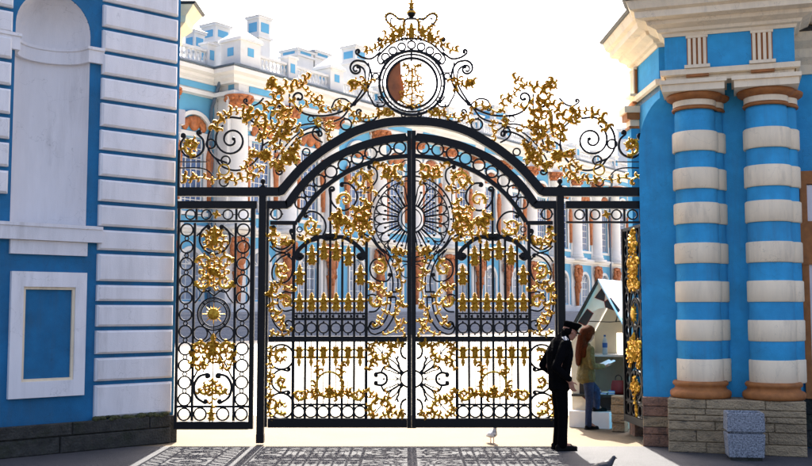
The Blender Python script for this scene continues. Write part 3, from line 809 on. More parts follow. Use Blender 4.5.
# attic block above the roof
a = MB(); a.box(.0, 1.7, .9, 2.0, cz+ch+.15, cz+ch+1.4); ab = a.build('attic_block', 'white_stucco', rp)
a = MB(); a.box(.12, .5, .88, .92, cz+ch+.5, cz+ch+1.2); a.build('attic_panel', 'blue_stucco', ab)

# wing wall to the right of the pier, with a framed window
ww_ = thing('curved_wing', 'shaded blue wing wall with cream cornice and ochre framed window beside the columns', 'building', (RC[0], RC[1], 0), RF.a)
a = MB(); a.box(xe+.005, 5.0, 1.0, 2.2, 0, frz1+.3); a.build('wall', 'blue_stucco', ww_)
z_ = lambda py: RF.at(800, py, 1.0)[1]
a = MB(); a.molding([(e1+.02, 1.0), (5.0, 1.0)], [(-.1, z_(75)), (.03, z_(75)), (.06, z_(66)), (.16, z_(60)), (.18, z_(52)), (.3, z_(46)), (.36, z_(38)), (-.1, z_(38))]); a.build('cornice', 'cream_stucco', ww_)
a = MB(); a.molding([(e1+.02, 1.0), (5.0, 1.0)], [(-.1, z_(38)+.003), (.40, z_(38)+.003), (.40, z_(34)), (-.1, z_(22))]); a.build('roof_flashing', 'dark_metal', ww_)
wx = RF.u(801.5, .95, 250)
wf = MB(); frame(wf, wx, wx+1.2, z_(398), z_(172), wx+.09, wx+1.11, z_(390), z_(185), .90, 1.02); wo = wf.build('window_frame', 'ochre', ww_)
a = MB(); a.box(wx-.04, wx+.30, .89, 1.02, z_(265), z_(222)); a.build('frame_ear', 'ochre', wo)
a = MB(); frame(a, wx+.092, wx+1.1, z_(389), z_(186), wx+.2, wx+1.0, z_(370), z_(200), .93, 1.02); a.build('inner_frame', 'white_stucco', wo)
a = MB(); a.box(wx+.2, wx+1.0, .97, .99, z_(370), z_(200)); a.build('glass', 'glass', wo)
rr = random.Random(21)
for k in range(3):
    for r_ in range(3):
        a = MB(); a.box(xe+.01+k*1.0+.003, xe+.01+(k+1)*1.0-.003, .93+rr.uniform(-.005,.005), 1.05, .02+r_*.22, .02+(r_+1)*.22-.006, .01); a.build('base_stone', 'dark_stone', ww_)

# litter bin of pebble concrete
bp = on_y(746.5, 457, 12.85)
bn = thing('litter_bin', 'two tier grey pebble concrete litter bin in front of the plinth', 'litter bin', (bp.x, 12.92, 0.004), R(-10))
h_, b_ = .235, .2
def tier(name, z0, z1, w0, w1, hollow=False):
    a = MB()
    r0 = [(-w0,-w0*.8,z0),(w0,-w0*.8,z0),(w0,w0*.8,z0),(-w0,w0*.8,z0)]; r1 = [(-w1,-w1*.8,z1),(w1,-w1*.8,z1),(w1,w1*.8,z1),(-w1,w1*.8,z1)]
    rings = [r0, r1]
    if hollow:
        k = w1-.035; rings += [[(-k,-k*.8,z1),(k,-k*.8,z1),(k,k*.8,z1),(-k,k*.8,z1)], [(-k,-k*.8,z1-.12),(k,-k*.8,z1-.12),(k,k*.8,z1-.12),(-k,k*.8,z1-.12)]]
    a.loft(rings)
    o_ = a.build(name, 'pebble_concrete', bn)
    md = o_.modifiers.new('bevel', 'BEVEL'); md.width = .012; md.segments = 2
    return o_
tier('lower_box', .04, .335, .215, .232); tier('neck', .336, .36, .19, .19); tier('upper_box', .361, .60, .232, .225, True)
a = MB(); a.box(-.19,.19,-.15,.15,0,.039); a.build('foot', 'dark_stone', bn)
# ================================================================== THE GATE
GD = 14.3
S = GD / (FPX * 0.9985)
AX = 411.5
class Gate:
    """draws in the gate's own plane; lengths are given in units of S metres"""
    def __init__(s, root, ox, mirror=False, rnd=1):
        s.root = root; s.ox = ox; s.mir = mirror; s.rnd = random.Random(rnd); s.cache = {}
    def X(s, px):
        if s.mir: px = 2*AX - px
        return (px - 406.0) * S - s.ox
    def p(s, px, py, y=0.0): return Vector((s.X(px), y, on_y(406, py, GD).z))
    def P(s, pts, y=0.0): return [s.p(q[0], q[1], y) for q in pts]
    def bar(s, name, pts, w=2.0, d=None, mat_='iron', y=0.0, smooth=0):
        if smooth: pts = spl(pts, smooth)
        a = MB(); a.ribbon(s.P(pts, y), w*S, (d or w*.8)*S); return a.build(name, mat_, s.root)
    def ring(s, cx, cy, r, w=1.1, name='ring', mat_='iron', y=0.0):
        key = (r, w, mat_)
        if key not in s.cache:
            w = w*1.3 if mat_ == 'iron' else w
            a = MB(); n = 24 if r < 14 else 48
            a.ribbon([(math.cos(2*PI*k/n)*r*S, 0, math.sin(2*PI*k/n)*r*S) for k in range(n)], w*S, w*1.3*S, closed=True)
            s.cache[key] = a.mesh(name, mat_)
        q = s.p(cx, cy, y); return obj(name, s.cache[key], s.root, q)
    def bead(s, cx, cy, r, name='bead', mat_='iron', y=0.0):
        key = ('b', r, mat_)
        if key not in s.cache:
            a = MB(); a.ball((0,0,0), r*S, 10, 6); s.cache[key] = a.mesh(name, mat_, True)
        return obj(name, s.cache[key], s.root, s.p(cx, cy, y))
    @staticmethod
    def curl(p, T, R0, turns, side, n=26, end=.25):
        T = Vector(T).normalized(); N = Vector((-T.y, T.x)) * side
        c = Vector(p) + N * R0; a0 = math.atan2(-N.y, -N.x); res = []
        for k in range(1, n + 1):
            f = k / n; r_ = R0 * (1 - (1 - end) * f); a = a0 + side * 2*PI*turns*f
            res.append(Vector((c.x + r_*math.cos(a), c.y + r_*math.sin(a))))
        return res
    def scroll(s, pts, w=1.4, c0=None, c1=None, mat_='iron', name='scroll', y=0.0, n=6, bead=True, d=None):
        if mat_ == 'iron': w = w*1.28
        P2 = [Vector(q) for q in spl([Vector(q) for q in pts], n)]
        A, B = [], []
        if c1: B = s.curl(P2[-1], P2[-1] - P2[-2], *c1)
        if c0: A = s.curl(P2[0], P2[0] - P2[1], *c0)[::-1]
        Q = A + P2 + B
        a = MB(); a.ribbon(s.P(Q, y), w*S, (d or w*1.2)*S)
        if bead:
            for c, e in ((c0, Q[0]), (c1, Q[-1])):
                if c: a.ball(s.p(e.x, e.y, y), w*.95*S, 8, 5)
        return a.build(name, mat_, s.root)
    # ---- gilded acanthus
    def _leaf(s, a, p, ang, L, wd, bend, y=0.0, lobes=3, n=15):
        q = Vector(p); pts = [q.copy()]; th = ang
        for k in range(n):
            f = k / n
            th += bend * (0.35 + 2.2*f*f) / n
            q = q + Vector((math.cos(th), math.sin(th))) * (L / n); pts.append(q.copy())
        a.leaf([s.p(v.x, v.y, y - .012*math.sin(PI*i/n)) for i, v in enumerate(pts)], wd*S, lobes, .34*wd*S)
    def spray(s, pts, L=8, n=8, w=1.5, y=-.02, name='gilded_spray', tip=True, mat_='gold', wide=.32):
        """a gilded stem that throws off curling acanthus leaves on both sides"""
        rnd = s.rnd
        Q = spl([Vector(q) for q in pts], 10); a = MB()
        m = len(Q)
        a.tube(s.P(Q, y), w*.72*S, 6, Bv=(0,1,0), scale=[1.1 - .5*i/m for i in range(m)])
        sd = 1 if rnd.random() < .5 else -1
        n = max(2, int(n*.72 + .5))
        for k in range(n):
            i = min(m-2, int((k + .35) / n * (m-1))); T = Q[i+1] - Q[i]; th = math.atan2(T.y, T.x)
            l = L * 1.42 * rnd.uniform(.8, 1.2) * (1 - .3*k/n)
            s._leaf(a, Q[i], th + sd*rnd.uniform(.2, .5), l, l*wide, sd*rnd.uniform(3.2, 5.2), y + rnd.uniform(-.016, .006), 3)
            if rnd.random() < .8: s._leaf(a, Q[i], th - sd*rnd.uniform(.3, .7), l*.66, l*.26, -sd*rnd.uniform(3.0, 4.6), y + rnd.uniform(-.016, .006), 2, 10)
            sd = -sd
        if tip:
            T = Q[-1] - Q[-3]; th = math.atan2(T.y, T.x); s._leaf(a, Q[-1] - T*.3, th, L*1.3, L*.42, rnd.choice((-1, 1))*4.4, y, 3)
        return a.build(name, mat_, s.root, False)
    def swirl(s, cx, cy, r, turns=1.1, a0=0.0, side=1, L=6, n=8, y=-.02, name='gilded_scroll', w=2.5):
        pts = []
        for k in range(15):
            f = k / 14; rr_ = r * (1 - .72*f); a = a0 + side*2*PI*turns*f; pts.append((cx + rr_*math.cos(a), cy + rr_*math.sin(a)))
        return s.spray(pts, L*.74, n, w, y, name)
    def rosette(s, cx, cy, r, n=8, y=-.03, name='gilded_rosette'):
        a = MB()
        for k in range(n): s._leaf(a, (cx, cy), 2*PI*k/n + .2, r, r*.6, s.rnd.choice((-.6, .6)), y, 2, 8)
        a.ball(s.p(cx, cy, y - .015), r*.26*S, 8, 5); return a.build(name, 'gold', s.root)
    def fleuron(s, cx, cy, h=17, w=10, y=-.015, flip=False):
        """small gilded finial: tiers of leaves one above the other"""
        key = ('f', h, w, flip)
        if key not in s.cache:
            a = MB(); sg = -1 if flip else 1
            def lf(x, yy, ang, L, wd, bend, lb=2):
                q = Vector((x, yy)); pts = [q.copy()]; th = ang
                for k in range(8):
                    th += bend/8; q = q + Vector((math.cos(th), math.sin(th)))*(L/8); pts.append(q.copy())
                a.leaf([Vector((v.x*S, 0, v.y*S*sg)) for v in pts], wd*S, lb, .3*wd*S)
            up = PI/2
            lf(0, h*.14, up, h*.40, w*.42, 0, 3)
            for sd in (-1, 1):
                lf(sd*.3, h*.02, up - sd*.75, w*.62, w*.34, -sd*1.6)
                lf(sd*.3, -h*.16, up - sd*1.1, w*.58, w*.34, sd*1.9)
                lf(sd*.2, -h*.30, up - sd*2.0, w*.5, w*.30, -sd*1.5)
                lf(sd*.2, -h*.10, -up + sd*.35, h*.40, w*.30, sd*.8)
            a.tube([(0,0,-h*.5*S),(0,0,h*.5*S)], .7*S, 6, Bv=(0,1,0))
            a.ball((0,-.006,0), w*.15*S, 8, 5); a.ball((0,-.006,-h*.30*S), w*.12*S, 8, 5)
            s.cache[key] = a.mesh('fleuron', 'gold')
        return obj('fleuron', s.cache[key], s.root, s.p(cx, cy, y))

def arc_y(tbl, x):
    for i in range(len(tbl)-1):
        if tbl[i][0] <= x <= tbl[i+1][0]:
            f = (x - tbl[i][0]) / (tbl[i+1][0] - tbl[i][0]); return tbl[i][1] + f*(tbl[i+1][1]-tbl[i][1])
ARCH1 = [(280,192)] + [tuple(v) for v in spl([(281,191.3),(300,169.5),(318,154),(337,141.5),(358,130.5),(386,123),(AX,121.5)], 5)]
ARCH2 = [(287,205)] + [tuple(v) for v in spl([(288,204),(298,190),(310,177),(330,160.5),(358,147.5),(386,140),(AX,137)], 5)]
ARCH3 = [tuple(v) for v in spl([(297,222),(301,215.5),(312.5,199.5),(328,184.5),(350,170.5),(380,159.5),(AX-3.5,156)], 5)]

# ------------------------------------------------------------------ one leaf of the big gate
def gate_leaf(label, mirror, rnd):
    xb = ((2*AX-262 if mirror else 262) - 406)*S
    root = thing('gate_leaf', label, 'gate leaf', (xb, GD, 0), 0, 'leaves of the great gate')
    G = Gate(root, xb, mirror, rnd)
    cs = AX - 4.4
    # frame
    G.bar('meeting_stile', [(AX-2.2,131 if not mirror else 131),(AX-2.2,428)], 4.3, 6)
    G.bar('hanging_stile', [(267.6,206.5),(267.6,427)], 2.2, 5)
    G.bar('top_rail', [(266.5,205)] + ARCH2[:-1] + [(AX-4.5,137.1)], 8.0, 6.5)
    G.bar('inner_arch', ARCH3, 4.4, 4.5)
    G.bar('rail', [(270,223),(297,223)], 4.0, 4)
    G.bar('lock_rail', [(269.8,339),(cs,339)], 5.4, 6)
    G.bar('rail', [(294,319),(366.5,319)], 2.6, 3)
    G.bar('rail', [(294,313.5),(366.5,313.5)], 1.4, 2)
    G.bar('rail', [(294,404.5),(366.5,404.5)], 2.0, 3)
    G.bar('bottom_rail', [(269.8,422.8),(cs,422.8)], 9.0, 6.5)
    # uprights of the grille
    for x in (294, 306, 318, 330.3, 342.5, 354.5, 366.5):
        edge = x in (294, 366.5)
        top = 225 if x == 294 else 241 if x == 366.5 else 189 if x == 330.3 else 238.5 + abs(abs(x-330.3)-12)*.25
        G.bar('upright', [(x, top), (x, 336.4)], 3.0 if edge else 2.3, 2.6)
        G.bar('upright', [(x, 341.6), (x, 418.3)], 3.0 if edge else 2.3, 2.6)
    gaps = [300, 312, 324.1, 336.4, 348.5, 360.5]
    tops = [262, 242, 237, 238, 243, 262]
    for gx, tp in zip(gaps, tops):
        G.bar('thin_rod', [(gx, tp+2), (gx, 313)], .7, .7)
        G.bar('thin_rod', [(gx, 341.8), (gx, 404)], .8, .8)
        G.ring(gx, 328, 4.9, 1.1); G.bead(gx, 321.9, 1.0); G.bead(gx, 334.6, 1.0)
        G.ring(gx, 411.8, 5.6, 1.2)
        G.fleuron(gx, 302, 18, 10.5)
        G.fleuron(gx, tp + 13, 20, 11)
        G.fleuron(gx, 356, 20, 9, flip=True)
        for sx in (-2.2, 2.2): G.bar('thin_rod', [(gx+sx, 313.8), (gx+sx, 317.8)], .6, .6)
    for x in (297, 303, 309, 315, 321, 327, 333.4, 339.5, 345.5, 351.5, 357.5, 363.5): G.bead(x, 316.2, 1.5)
    # arched heads of the grille
    G.scroll([(296.5,255),(299,250),(306,243.5),(314,238.5),(321,237),(327,239)], 3.2, c0=(3.6,.62,-1), c1=(2.2,.6,-1), n=8, name='arched_head')
    G.scroll([(364,255),(361.5,250),(354.5,243.5),(346.5,238.5),(340,237),(333.7,239)], 3.2, c0=(3.6,.62,1), c1=(2.2,.6,1), n=8, name='arched_head')
    # rings under the arch
    for cx, cy in ((300.5,203),(309.3,191.3),(319,180.8),(330.6,171.8),(343.6,165),(357,158.5),(370.5,153.3),(385,149.8),(399.7,147.8)): G.ring(cx, cy, 5.9, 1.3)
    G.ring(276,214,5.4,1.2); G.bead(269.9,214,.9); G.bead(282.2,214,.9)
    rs = [(300.5,203),(309.3,191.3),(319,180.8),(330.6,171.8),(343.6,165),(357,158.5),(370.5,153.3),(385,149.8),(399.7,147.8)]
    for i in range(len(rs)-1): G.bead((rs[i][0]+rs[i+1][0])/2, (rs[i][1]+rs[i+1][1])/2, 1.25)
    # ---- upper field, right of the arch foot
    G.scroll([(329,190),(331,201),(337,208.5),(345,210.5),(353,206),(357,198),(355,190),(349,184),(342,183)], 1.5, c0=(3.2,.8,1), c1=(2.2,.7,-1))
    G.swirl(345, 200, 8, 1.0, 2.6, 1, 5, 5); 
    G.scroll([(299,234),(303,239.5),(311,241.5),(320,238),(325,231),(325,222),(319,214),(311,211.5),(305,214)], 1.4, c1=(2.4,.7,-1))
    G.swirl(312, 226, 9.5, 1.1, .4, 1, 7, 8)
    G.ring(299.5, 229.5, 2.6, .9)
    G.spray([(297,236),(301,240),(307,239)], 6, 3)
    G.scroll([(370,166),(376,170),(377,178),(373,185),(366,189)], 1.3, c0=(2.0,.7,-1))
    G.spray([(401,179),(394,172),(386,170),(379,164)], 8, 7); G.swirl(388,172,6,.9,1,1,5,5); G.spray([(380,176),(388,178),(396,176),(402,181)], 6, 5)
    G.swirl(361,180,9,1.1,.2,-1,7,8); G.spray([(352,177),(358,186),(366,190),(373,191)], 7, 6); G.spray([(372,170),(368,178),(372,186)], 5, 4)
    # half of the fan-shaped sunburst
    CX, CY = AX, 219
    def half(r0, ry, w_, a0=93, a1=267, n=40):
        G.bar('sunburst_ring', [(CX + r0*math.cos(R(a0+(a1-a0)*k/n)), CY - ry*math.sin(R(a0+(a1-a0)*k/n))) for k in range(n+1)], w_, w_*1.2)
    for r0, ry, w_ in ((42,43,1.6),(37.5,38.5,1.2),(13.5,14,1.6),(10,10.5,1.1)): half(r0, ry, w_, 96 if r0 < 20 else 94, 264 if r0 < 20 else 266)
    for k in range(9):
        a_ = R(102 + 156*(k+.5)/9); da = R(8.2)
        c_, s_ = math.cos(a_), math.sin(a_)
        G.bar('ray', [(CX+13.5*c_, CY-14*s_), (CX+26*c_, CY-26.5*s_)], .9, .9)
        for sg in (-1, 1):
            b_ = a_ + sg*da
            G.scroll([(CX+14*math.cos(a_+sg*da*.8), CY-14.4*math.sin(a_+sg*da*.8)), (CX+24*math.cos(b_), CY-24.5*math.sin(b_)), (CX+31*math.cos(b_), CY-31.7*math.sin(b_)), (CX+35.5*math.cos(a_+sg*da*.5), CY-36.3*math.sin(a_+sg*da*.5)), (CX+36.6*c_, CY-37.5*s_)], 1.0, bead=False, name='ray_loop')
        G.bead(CX+27.5*c_, CY-28.2*s_, 1.5)
        G.bead(CX+39.8*c_, CY-40.7*s_, 1.3)
    for k in range(8):
        a_ = R(102 + 156*(k+1)/9); c_, s_ = math.cos(a_), math.sin(a_)
        G.bar('ray', [(CX+13.5*c_, CY-14*s_), (CX+37*c_, CY-38*s_)], 1.1, 1.0); G.bead(CX+31*c_, CY-31.7*s_, 1.4)
    G.ring(406.4-9.5, 166.5, 0.1+5.2, 1.2) if False else G.bar('half_ring', [(cs + 5.8*math.cos(R(90+180*k/14)), 166 - 6*math.sin(R(90+180*k/14))) for k in range(15)], 1.2, 1.4)
    G.swirl(402, 166, 3.5, .7, 1.2, 1, 4, 3)
    # square brackets beside the fan
    G.bar('bracket', [(371,203),(371,192.5),(357,192.5)], 1.0, 1.0); G.bar('bracket', [(366,198.5),(361,198.5),(361,204)], 1.0, 1.0)
    # gilded foliage masses between fan and grille
    G.spray([(331,213),(338,219),(346,223),(354,222),(362,216)], 9, 8); G.swirl(347,230,10,1.1,2.8,1,8,9); G.swirl(360,227,9,1.0,.2,-1,7,8)
    G.spray([(366,198),(364,207),(365,216),(361,226),(364,237)], 9, 9); G.spray([(352,205),(356,214),(363,222),(369,232)], 8, 7)
    G.swirl(338,222,6,1,.5,-1,6,5); G.spray([(334,233),(342,238),(352,239),(362,241)], 6, 6)
    G.scroll([(364,234),(371,238),(377,246),(383,252)], 1.4, c0=(2.6,.8,-1))
    # lyre beneath the fan
    G.scroll([(378,250),(386,259),(391,270),(393,282),(392.5,291)], 1.3, bead=False); G.scroll([(383,249),(391,259),(396,270),(398,282),(397.5,291.5)], 1.1, bead=False)
    G.bar('bracket', [(398,292),(389,292),(389,297),(396,297)], 2.0, 1.6)
    G.scroll([(391,297),(390,308),(386,319),(380,327),(375,329)], 1.3, c1=(4.8,.9,1)); G.scroll([(396,297),(395.5,309),(392,320),(385,330),(377,334)], 1.3, c1=(7.6,.7,1))
    for k in range(4): G.scroll([(376+k*4,249-k*1.2),(381+k*4.2,256-k*.5),(379+k*4.6,262)], .9, bead=False)
    G.spray([(401,249),(396,257),(399,266),(400,276),(402,286),(400,296),(403,304)], 7, 12); G.spray([(403,303),(397,309),(395,317),(398,326),(404,333)], 6, 8)
    G.spray([(404,318),(401,326),(394,331),(386,334.5)], 5, 6); G.spray([(391,250),(397,252),(404,251)], 6, 5)
    G.bar('half_ring', [(cs + 6.5*math.cos(R(90+180*k/14)), 271 - 6.8*math.sin(R(90+180*k/14))) for k in range(15)], 1.1, 1.2)
    G.scroll([(391,276),(387,281),(379,281),(372,276),(370,268),(373,261),(380,258)], 1.3, c0=(2.0,.7,-1)); G.swirl(379,268,8,1.0,4.6,1,6,8)
    G.spray([(369,290),(375,286),(382,288),(387,296),(386,308),(381,318),(378,324)], 7, 12); G.swirl(377,301,7,.9,3.8,-1,5,7)
    G.scroll([(367.5,296),(373,294.5),(379,298),(380.5,305),(376,311),(369,312)], 1.3, bead=False)
    # ---- strip between hanging stile and grille
    G.scroll([(275,229),(271.5,236),(273,245),(281,249.5),(289,246),(292.5,239),(290,232)], 1.5, c0=(2.4,.7,-1), c1=(2.2,.7,1))
    G.spray([(276,228),(271.5,234),(273,242),(281,245),(289,241)], 7, 9); G.swirl(285,240,5,.9,0,1,5,5)
    G.scroll([(270,246),(276,251),(286,254),(292.5,260)], 1.2, bead=False); G.scroll([(292.5,247),(286,252),(276,255),(270,262)], 1.2, bead=False)
    G.scroll([(292.5,256),(292.5,272),(288,281),(279,283),(273,278),(273,268),(279,259),(288,254)], 1.3, c1=(2.0,.6,1)); G.swirl(283,270,8,1.1,1.0,1,7,9)
    G.spray([(270,288),(276,285),(284,285),(292,290)], 7, 7); G.spray([(272,288),(273,298),(275,310),(279,318),(284,324)], 8, 10)
    G.scroll([(270,296),(271,310),(275,323),(283,331),(290,330)], 1.3, c1=(6,.85,-1)); G.swirl(286,302,7,1.0,3.6,1,6,7)
    G.scroll([(292.5,293),(285,292),(279,297),(279,306),(285,311),(292.5,310)], 1.3, bead=False)
    G.spray([(271,331),(277,334.5),(285,335),(292,331)], 5, 6)
    # lower strip: three rings with leaves
    for cy, r_ in ((357,12.2),(406,12.6)):
        G.ring(282.4, cy, r_, 1.5); G.swirl(282.5, cy, 8.5, .75, -.9 if cy < 380 else .9, -1 if cy < 380 else 1, 7, 9)
    G.scroll([(289,371),(281,370),(274,376),(274,386),(281,392),(289,391)], 1.4, c0=(2.2,.6,-1), c1=(2.2,.6,1)); G.swirl(284,381,6.5,.8,1.0,1,6,6)
    G.bar('thin_rod', [(270,381),(292,381)], .7, .7)
    for y0, y1 in ((345,370),(372,391),(393,418)): G.spray([(271.3,y0),(272.5,(y0*2+y1)/3),(270.8,(y0+2*y1)/3),(272.3,y1)], 5, 8)
    # gilded scrollwork low across the grille
    G.ring(330.3, 384.5, 12.6, 2.0, 'gilded_ring', 'gold', -.03)
    G.spray([(330.3,392),(324,396),(317,392),(316,383)], 6, 7, y=-.04); G.spray([(330.3,392),(336.5,396),(343.5,392),(344.5,383)], 6, 7, y=-.04)
    G.rosette(330.3, 390, 5.5, 7, -.05)
    G.spray([(318,376),(319.5,370),(318,364)], 6, 4); G.spray([(342.5,376),(341,370),(342.5,364)], 6, 4)
    G.swirl(301,394,6.5,1.1,-.2,1,5,7); G.spray([(306,396),(311,391),(316,395)], 6, 5); G.swirl(359.5,394,6.5,1.1,3.3,-1,5,7); G.spray([(354.5,396),(349.5,391),(344.5,395)], 6, 5)
    # ---- half of the flower panel
    fx, fy = AX, 379
    G.bar('flower_ring', [(fx + 11*math.cos(R(112+136*k/16)), fy - 8.8*math.sin(R(112+136*k/16))) for k in range(17)], 1.8, 1.8)
    for sg in (1, -1):
        Y_ = lambda yy: fy + (yy-379)*sg
        M_ = lambda pts: [(x, Y_(y)) for x, y in pts]
        # side petal: notched outline running into a C
        G.scroll(M_([(401.5,374.5),(395,370),(389,366.8),(384.5,367),(382.5,370),(381,372.6),(376,373.4)]), 1.5, bead=False, name='petal')
        # petal against the stile
        G.scroll(M_([(403,372.5),(398.5,367.5),(398.8,363.5),(397,360),(398.5,356)]), 1.5, bead=False, name='petal')
        G.scroll(M_([(406.5,343.5),(402.5,345.5),(400.8,351),(402.5,356.5),(406.5,359)]), 1.6, bead=False, name='petal')
        # slim diagonal petal and its arrow
        G.scroll(M_([(401.5,373.5),(397.5,365.5),(392,360.5),(386.5,357.5)]), 1.1, bead=False, name='petal')
        G.scroll(M_([(401.5,373.5),(393.5,369.5),(389,363.5),(386.5,357.5)]), 1.1, bead=False, name='petal')
        G.scroll(M_([(401,371),(398,362),(395,357)]), 1.0, bead=False, name='petal'); G.scroll(M_([(399,374.5),(391,371),(386,370)]), .9, bead=False, name='petal')
        G.bar('arrow', M_([(375.5,345),(385,356.5)]), 1.1, 1.0); G.bar('arrow', M_([(379.5,353.5),(382.8,354),(382.6,350)]), 1.0, 1.0)
        # gilded corner leaves hugging the arrow
        G.spray(M_([(387,357.5),(379,359.5),(373,356),(371.5,349),(374,344)]), 6, 8, 2.2); G.spray(M_([(387,357.5),(391.5,351),(389.5,345),(383,342.5)]), 6, 7, 2.2)
        G.spray(M_([(404.5,343),(398,343),(392.5,345.5)]), 6, 5); G.spray(M_([(369.5,371),(370.5,365),(376,361)]), 6, 5); G.spray(M_([(369.5,352),(370,345),(375,342.6)]), 5, 4); G.spray(M_([(387,358),(389,364),(386,367)]), 4, 3)
    G.scroll([(376,373.4),(382,372.8),(386.3,375.5),(387,379),(386.3,382.5),(382,385.2),(376,384.6)], 1.8, c0=(1.6,.5,-1), c1=(1.6,.5,1), name='petal')
    G.bar('arrow', [(386,379),(399,379)], 1.0, 1.0); G.bar('arrow', [(395,376.8),(399,379),(395,381.2)], 1.0, 1.0); G.bead(384,379,1.2)
    return root
gate_leaf('tall black iron gate leaf with gilded scrolls beside the narrow sun panel', False, 3)
gate_leaf('tall black iron gate leaf with gilded scrolls behind the standing uniformed man', True, 8)

# ------------------------------------------------------------------ narrow side panel (px 178..254)
def side_panel(G, top=True):
    if top:
        G.bar('top_rail', [(177,205),(256.6,205)], 7.6, 6)
        for cx in (190, 206, 227.5, 243): G.ring(cx, 214.6, 4.8, 1.1)
        G.rosette(216.5, 214.6, 5, 4)
        G.bar('thin_rod', [(181,214.6),(185,214.6)], .9, .9); G.bar('thin_rod', [(195,214.6),(201,214.6)], .9, .9); G.bar('thin_rod', [(210.8,214.6),(222.5,214.6)], .9, .9); G.bar('thin_rod', [(232.5,214.6),(238,214.6)], .9, .9)
        for x in (196, 236): G.bar('upright', [(x,209),(x,220)], 2.2, 2)
        G.bar('rail', [(178,221.3),(251,221.3)], 2.0, 3)
    G.bar('stile', [(178.5,209 if top else 223),(178.5,429)], 2.6, 4); G.bar('stile', [(252.8,209 if top else 223),(252.8,429)], 4.4, 5)
    if not top: G.bar('rail', [(179.8,224.5),(250.4,224.5)], 3.2, 4)
    for x in (194.6, 235.6): G.bar('upright', [(x,223),(x,421)], 2.3, 2.6)
    G.bar('rail', [(180,406.6),(250.5,406.6)], 2.2, 3); G.bar('bottom_rail', [(180,425.5),(250.5,425.5)], 7.6, 5)
    for cx in (186.8, 243.2):
        for k in range(11):
            cy = 230 + k*16.95
            G.ring(cx, cy, 6.1, 1.2)
            if k < 10: G.ring(cx, cy+8.5, 1.9, .8)
        G.ring(cx, 414.4, 5.9, 1.2)
    for cx in (202.5, 225): G.ring(cx, 414.2, 6.0, 1.2)
    G.fleuron(213.8, 414.2, 13, 8)
    G.bar('thin_rod', [(214.8,223),(214.8,421)], .8, .8)
    G.scroll([(207,226),(201,232),(200,242),(206,251),(214.8,254.5)], 1.6, c0=(2.0,.6,1)); G.scroll([(222.6,226),(228.6,232),(229.6,242),(223.6,251),(214.8,254.5)], 1.6, c0=(2.0,.6,-1))
    G.scroll([(204,229),(196.5,236)], 1.2, bead=False); G.scroll([(225,229),(233.5,236)], 1.2, bead=False)
    G.spray([(214.8,250),(208,246),(206,238),(210,231)], 7, 7); G.spray([(214.8,250),(221.6,246),(223.6,238),(219.6,231)], 7, 7); G.fleuron(214.8, 236, 20, 12, -.03)
    # gilded cross of scrolls
    for sx in (-1, 1):
        for sy in (-1, 1):
            c = 214.8
            G.swirl(c+sx*10.5, 272+sy*9, 8, 1.0, (0 if sx > 0 else PI), sx*sy, 6, 8); G.spray([(c,272),(c+sx*6,272+sy*3),(c+sx*13,272+sy*1.5)], 5, 4)
        G.spray([(214.8,272),(214.8,272+sx*8),(214.8,272+sx*15)], 6, 5)
        G.scroll([(214.8+sx*3,290),(214.8+sx*12,292),(214.8+sx*18,286)], 1.1, c1=(2.4,.7,-sx)); G.scroll([(214.8,296),(214.8+sx*9,290),(214.8+sx*15,298),(214.8+sx*19,303)], 1.1, bead=False)
    # gilded sun in a double ring
    G.ring(214.8, 314, 16, 1.2); G.ring(214.8, 314, 12.9, 1.0); G.ring(214.8, 314, 14.4, .5)
    a = MB()
    for k in range(16):
        t = 2*PI*k/16; L0 = 12 if k % 2 == 0 else 8.2
        q0, q1, q2 = (214.8+5*math.cos(t-.19), 314+5*math.sin(t-.19)), (214.8+L0*math.cos(t), 314+L0*math.sin(t)), (214.8+5*math.cos(t+.19), 314+5*math.sin(t+.19))
        f0, f1, f2 = G.p(*q0, -.03), G.p(*q1, -.022), G.p(*q2, -.03); m0 = G.p(214.8+6*math.cos(t), 314+6*math.sin(t), -.05); b0 = G.p(214.8+6*math.cos(t), 314+6*math.sin(t), -.01)
        b = len(a.v); a.v += [tuple(v) for v in (f0, f1, f2, m0, b0)]; a.f += [(b,b+1,b+3),(b+1,b+2,b+3),(b,b+4,b+1),(b+1,b+4,b+2),(b,b+3,b+2),(b,b+2,b+4)]
    c = G.p(214.8, 314, -.035); a.ball(c, 6*S, 14, 8, (1,.45,1)); a.build('gilded_sun', 'gold', G.root)
    for t in range(4):
        a_ = PI/4 + t*PI/2; G.bead(214.8+14.4*math.cos(a_), 314+14.4*math.sin(a_), 1.1)
    for sx in (-1, 1):
        G.ring(214.8+sx*13, 333.5, 7.0, 1.1); G.scroll([(214.8+sx*6,330),(214.8+sx*2,336),(214.8+sx*8,342)], 1.1, bead=False)
        # crowned drop
        G.swirl(214.8+sx*12, 349, 7.5, 1.0, (0 if sx > 0 else PI), -sx, 7, 8); G.spray([(214.8+sx*18,350),(214.8+sx*19,358),(214.8+sx*17,367)], 7, 6); G.spray([(214.8,348),(214.8+sx*6,356),(214.8+sx*10,364)], 7, 6)
        G.scroll([(214.8+sx*5,352),(214.8+sx*12,364),(214.8+sx*18,376),(214.8+sx*20,380)], 1.1, bead=False); G.scroll([(214.8,350),(214.8+sx*5,362),(214.8+sx*10,372)], .8, bead=False)
        # big lower C scrolls
        G.scroll([(214.8+sx*6,374),(214.8+sx*14,377),(214.8+sx*18.5,386),(214.8+sx*16,397),(214.8+sx*8,403)], 1.8, c0=(2.4,.7,sx*-1), c1=(2.0,.6,sx))
        G.swirl(214.8+sx*7, 388, 6.5, 1.0, (0 if sx > 0 else PI), sx, 6, 8)
    G.fleuron(214.8, 345, 22, 12, -.03); G.spray([(214.8,378),(214.8,386),(214.8,396),(214.8,404)], 6, 8, y=-.03); G.spray([(214.8,364),(214.8,358)], 5, 3)
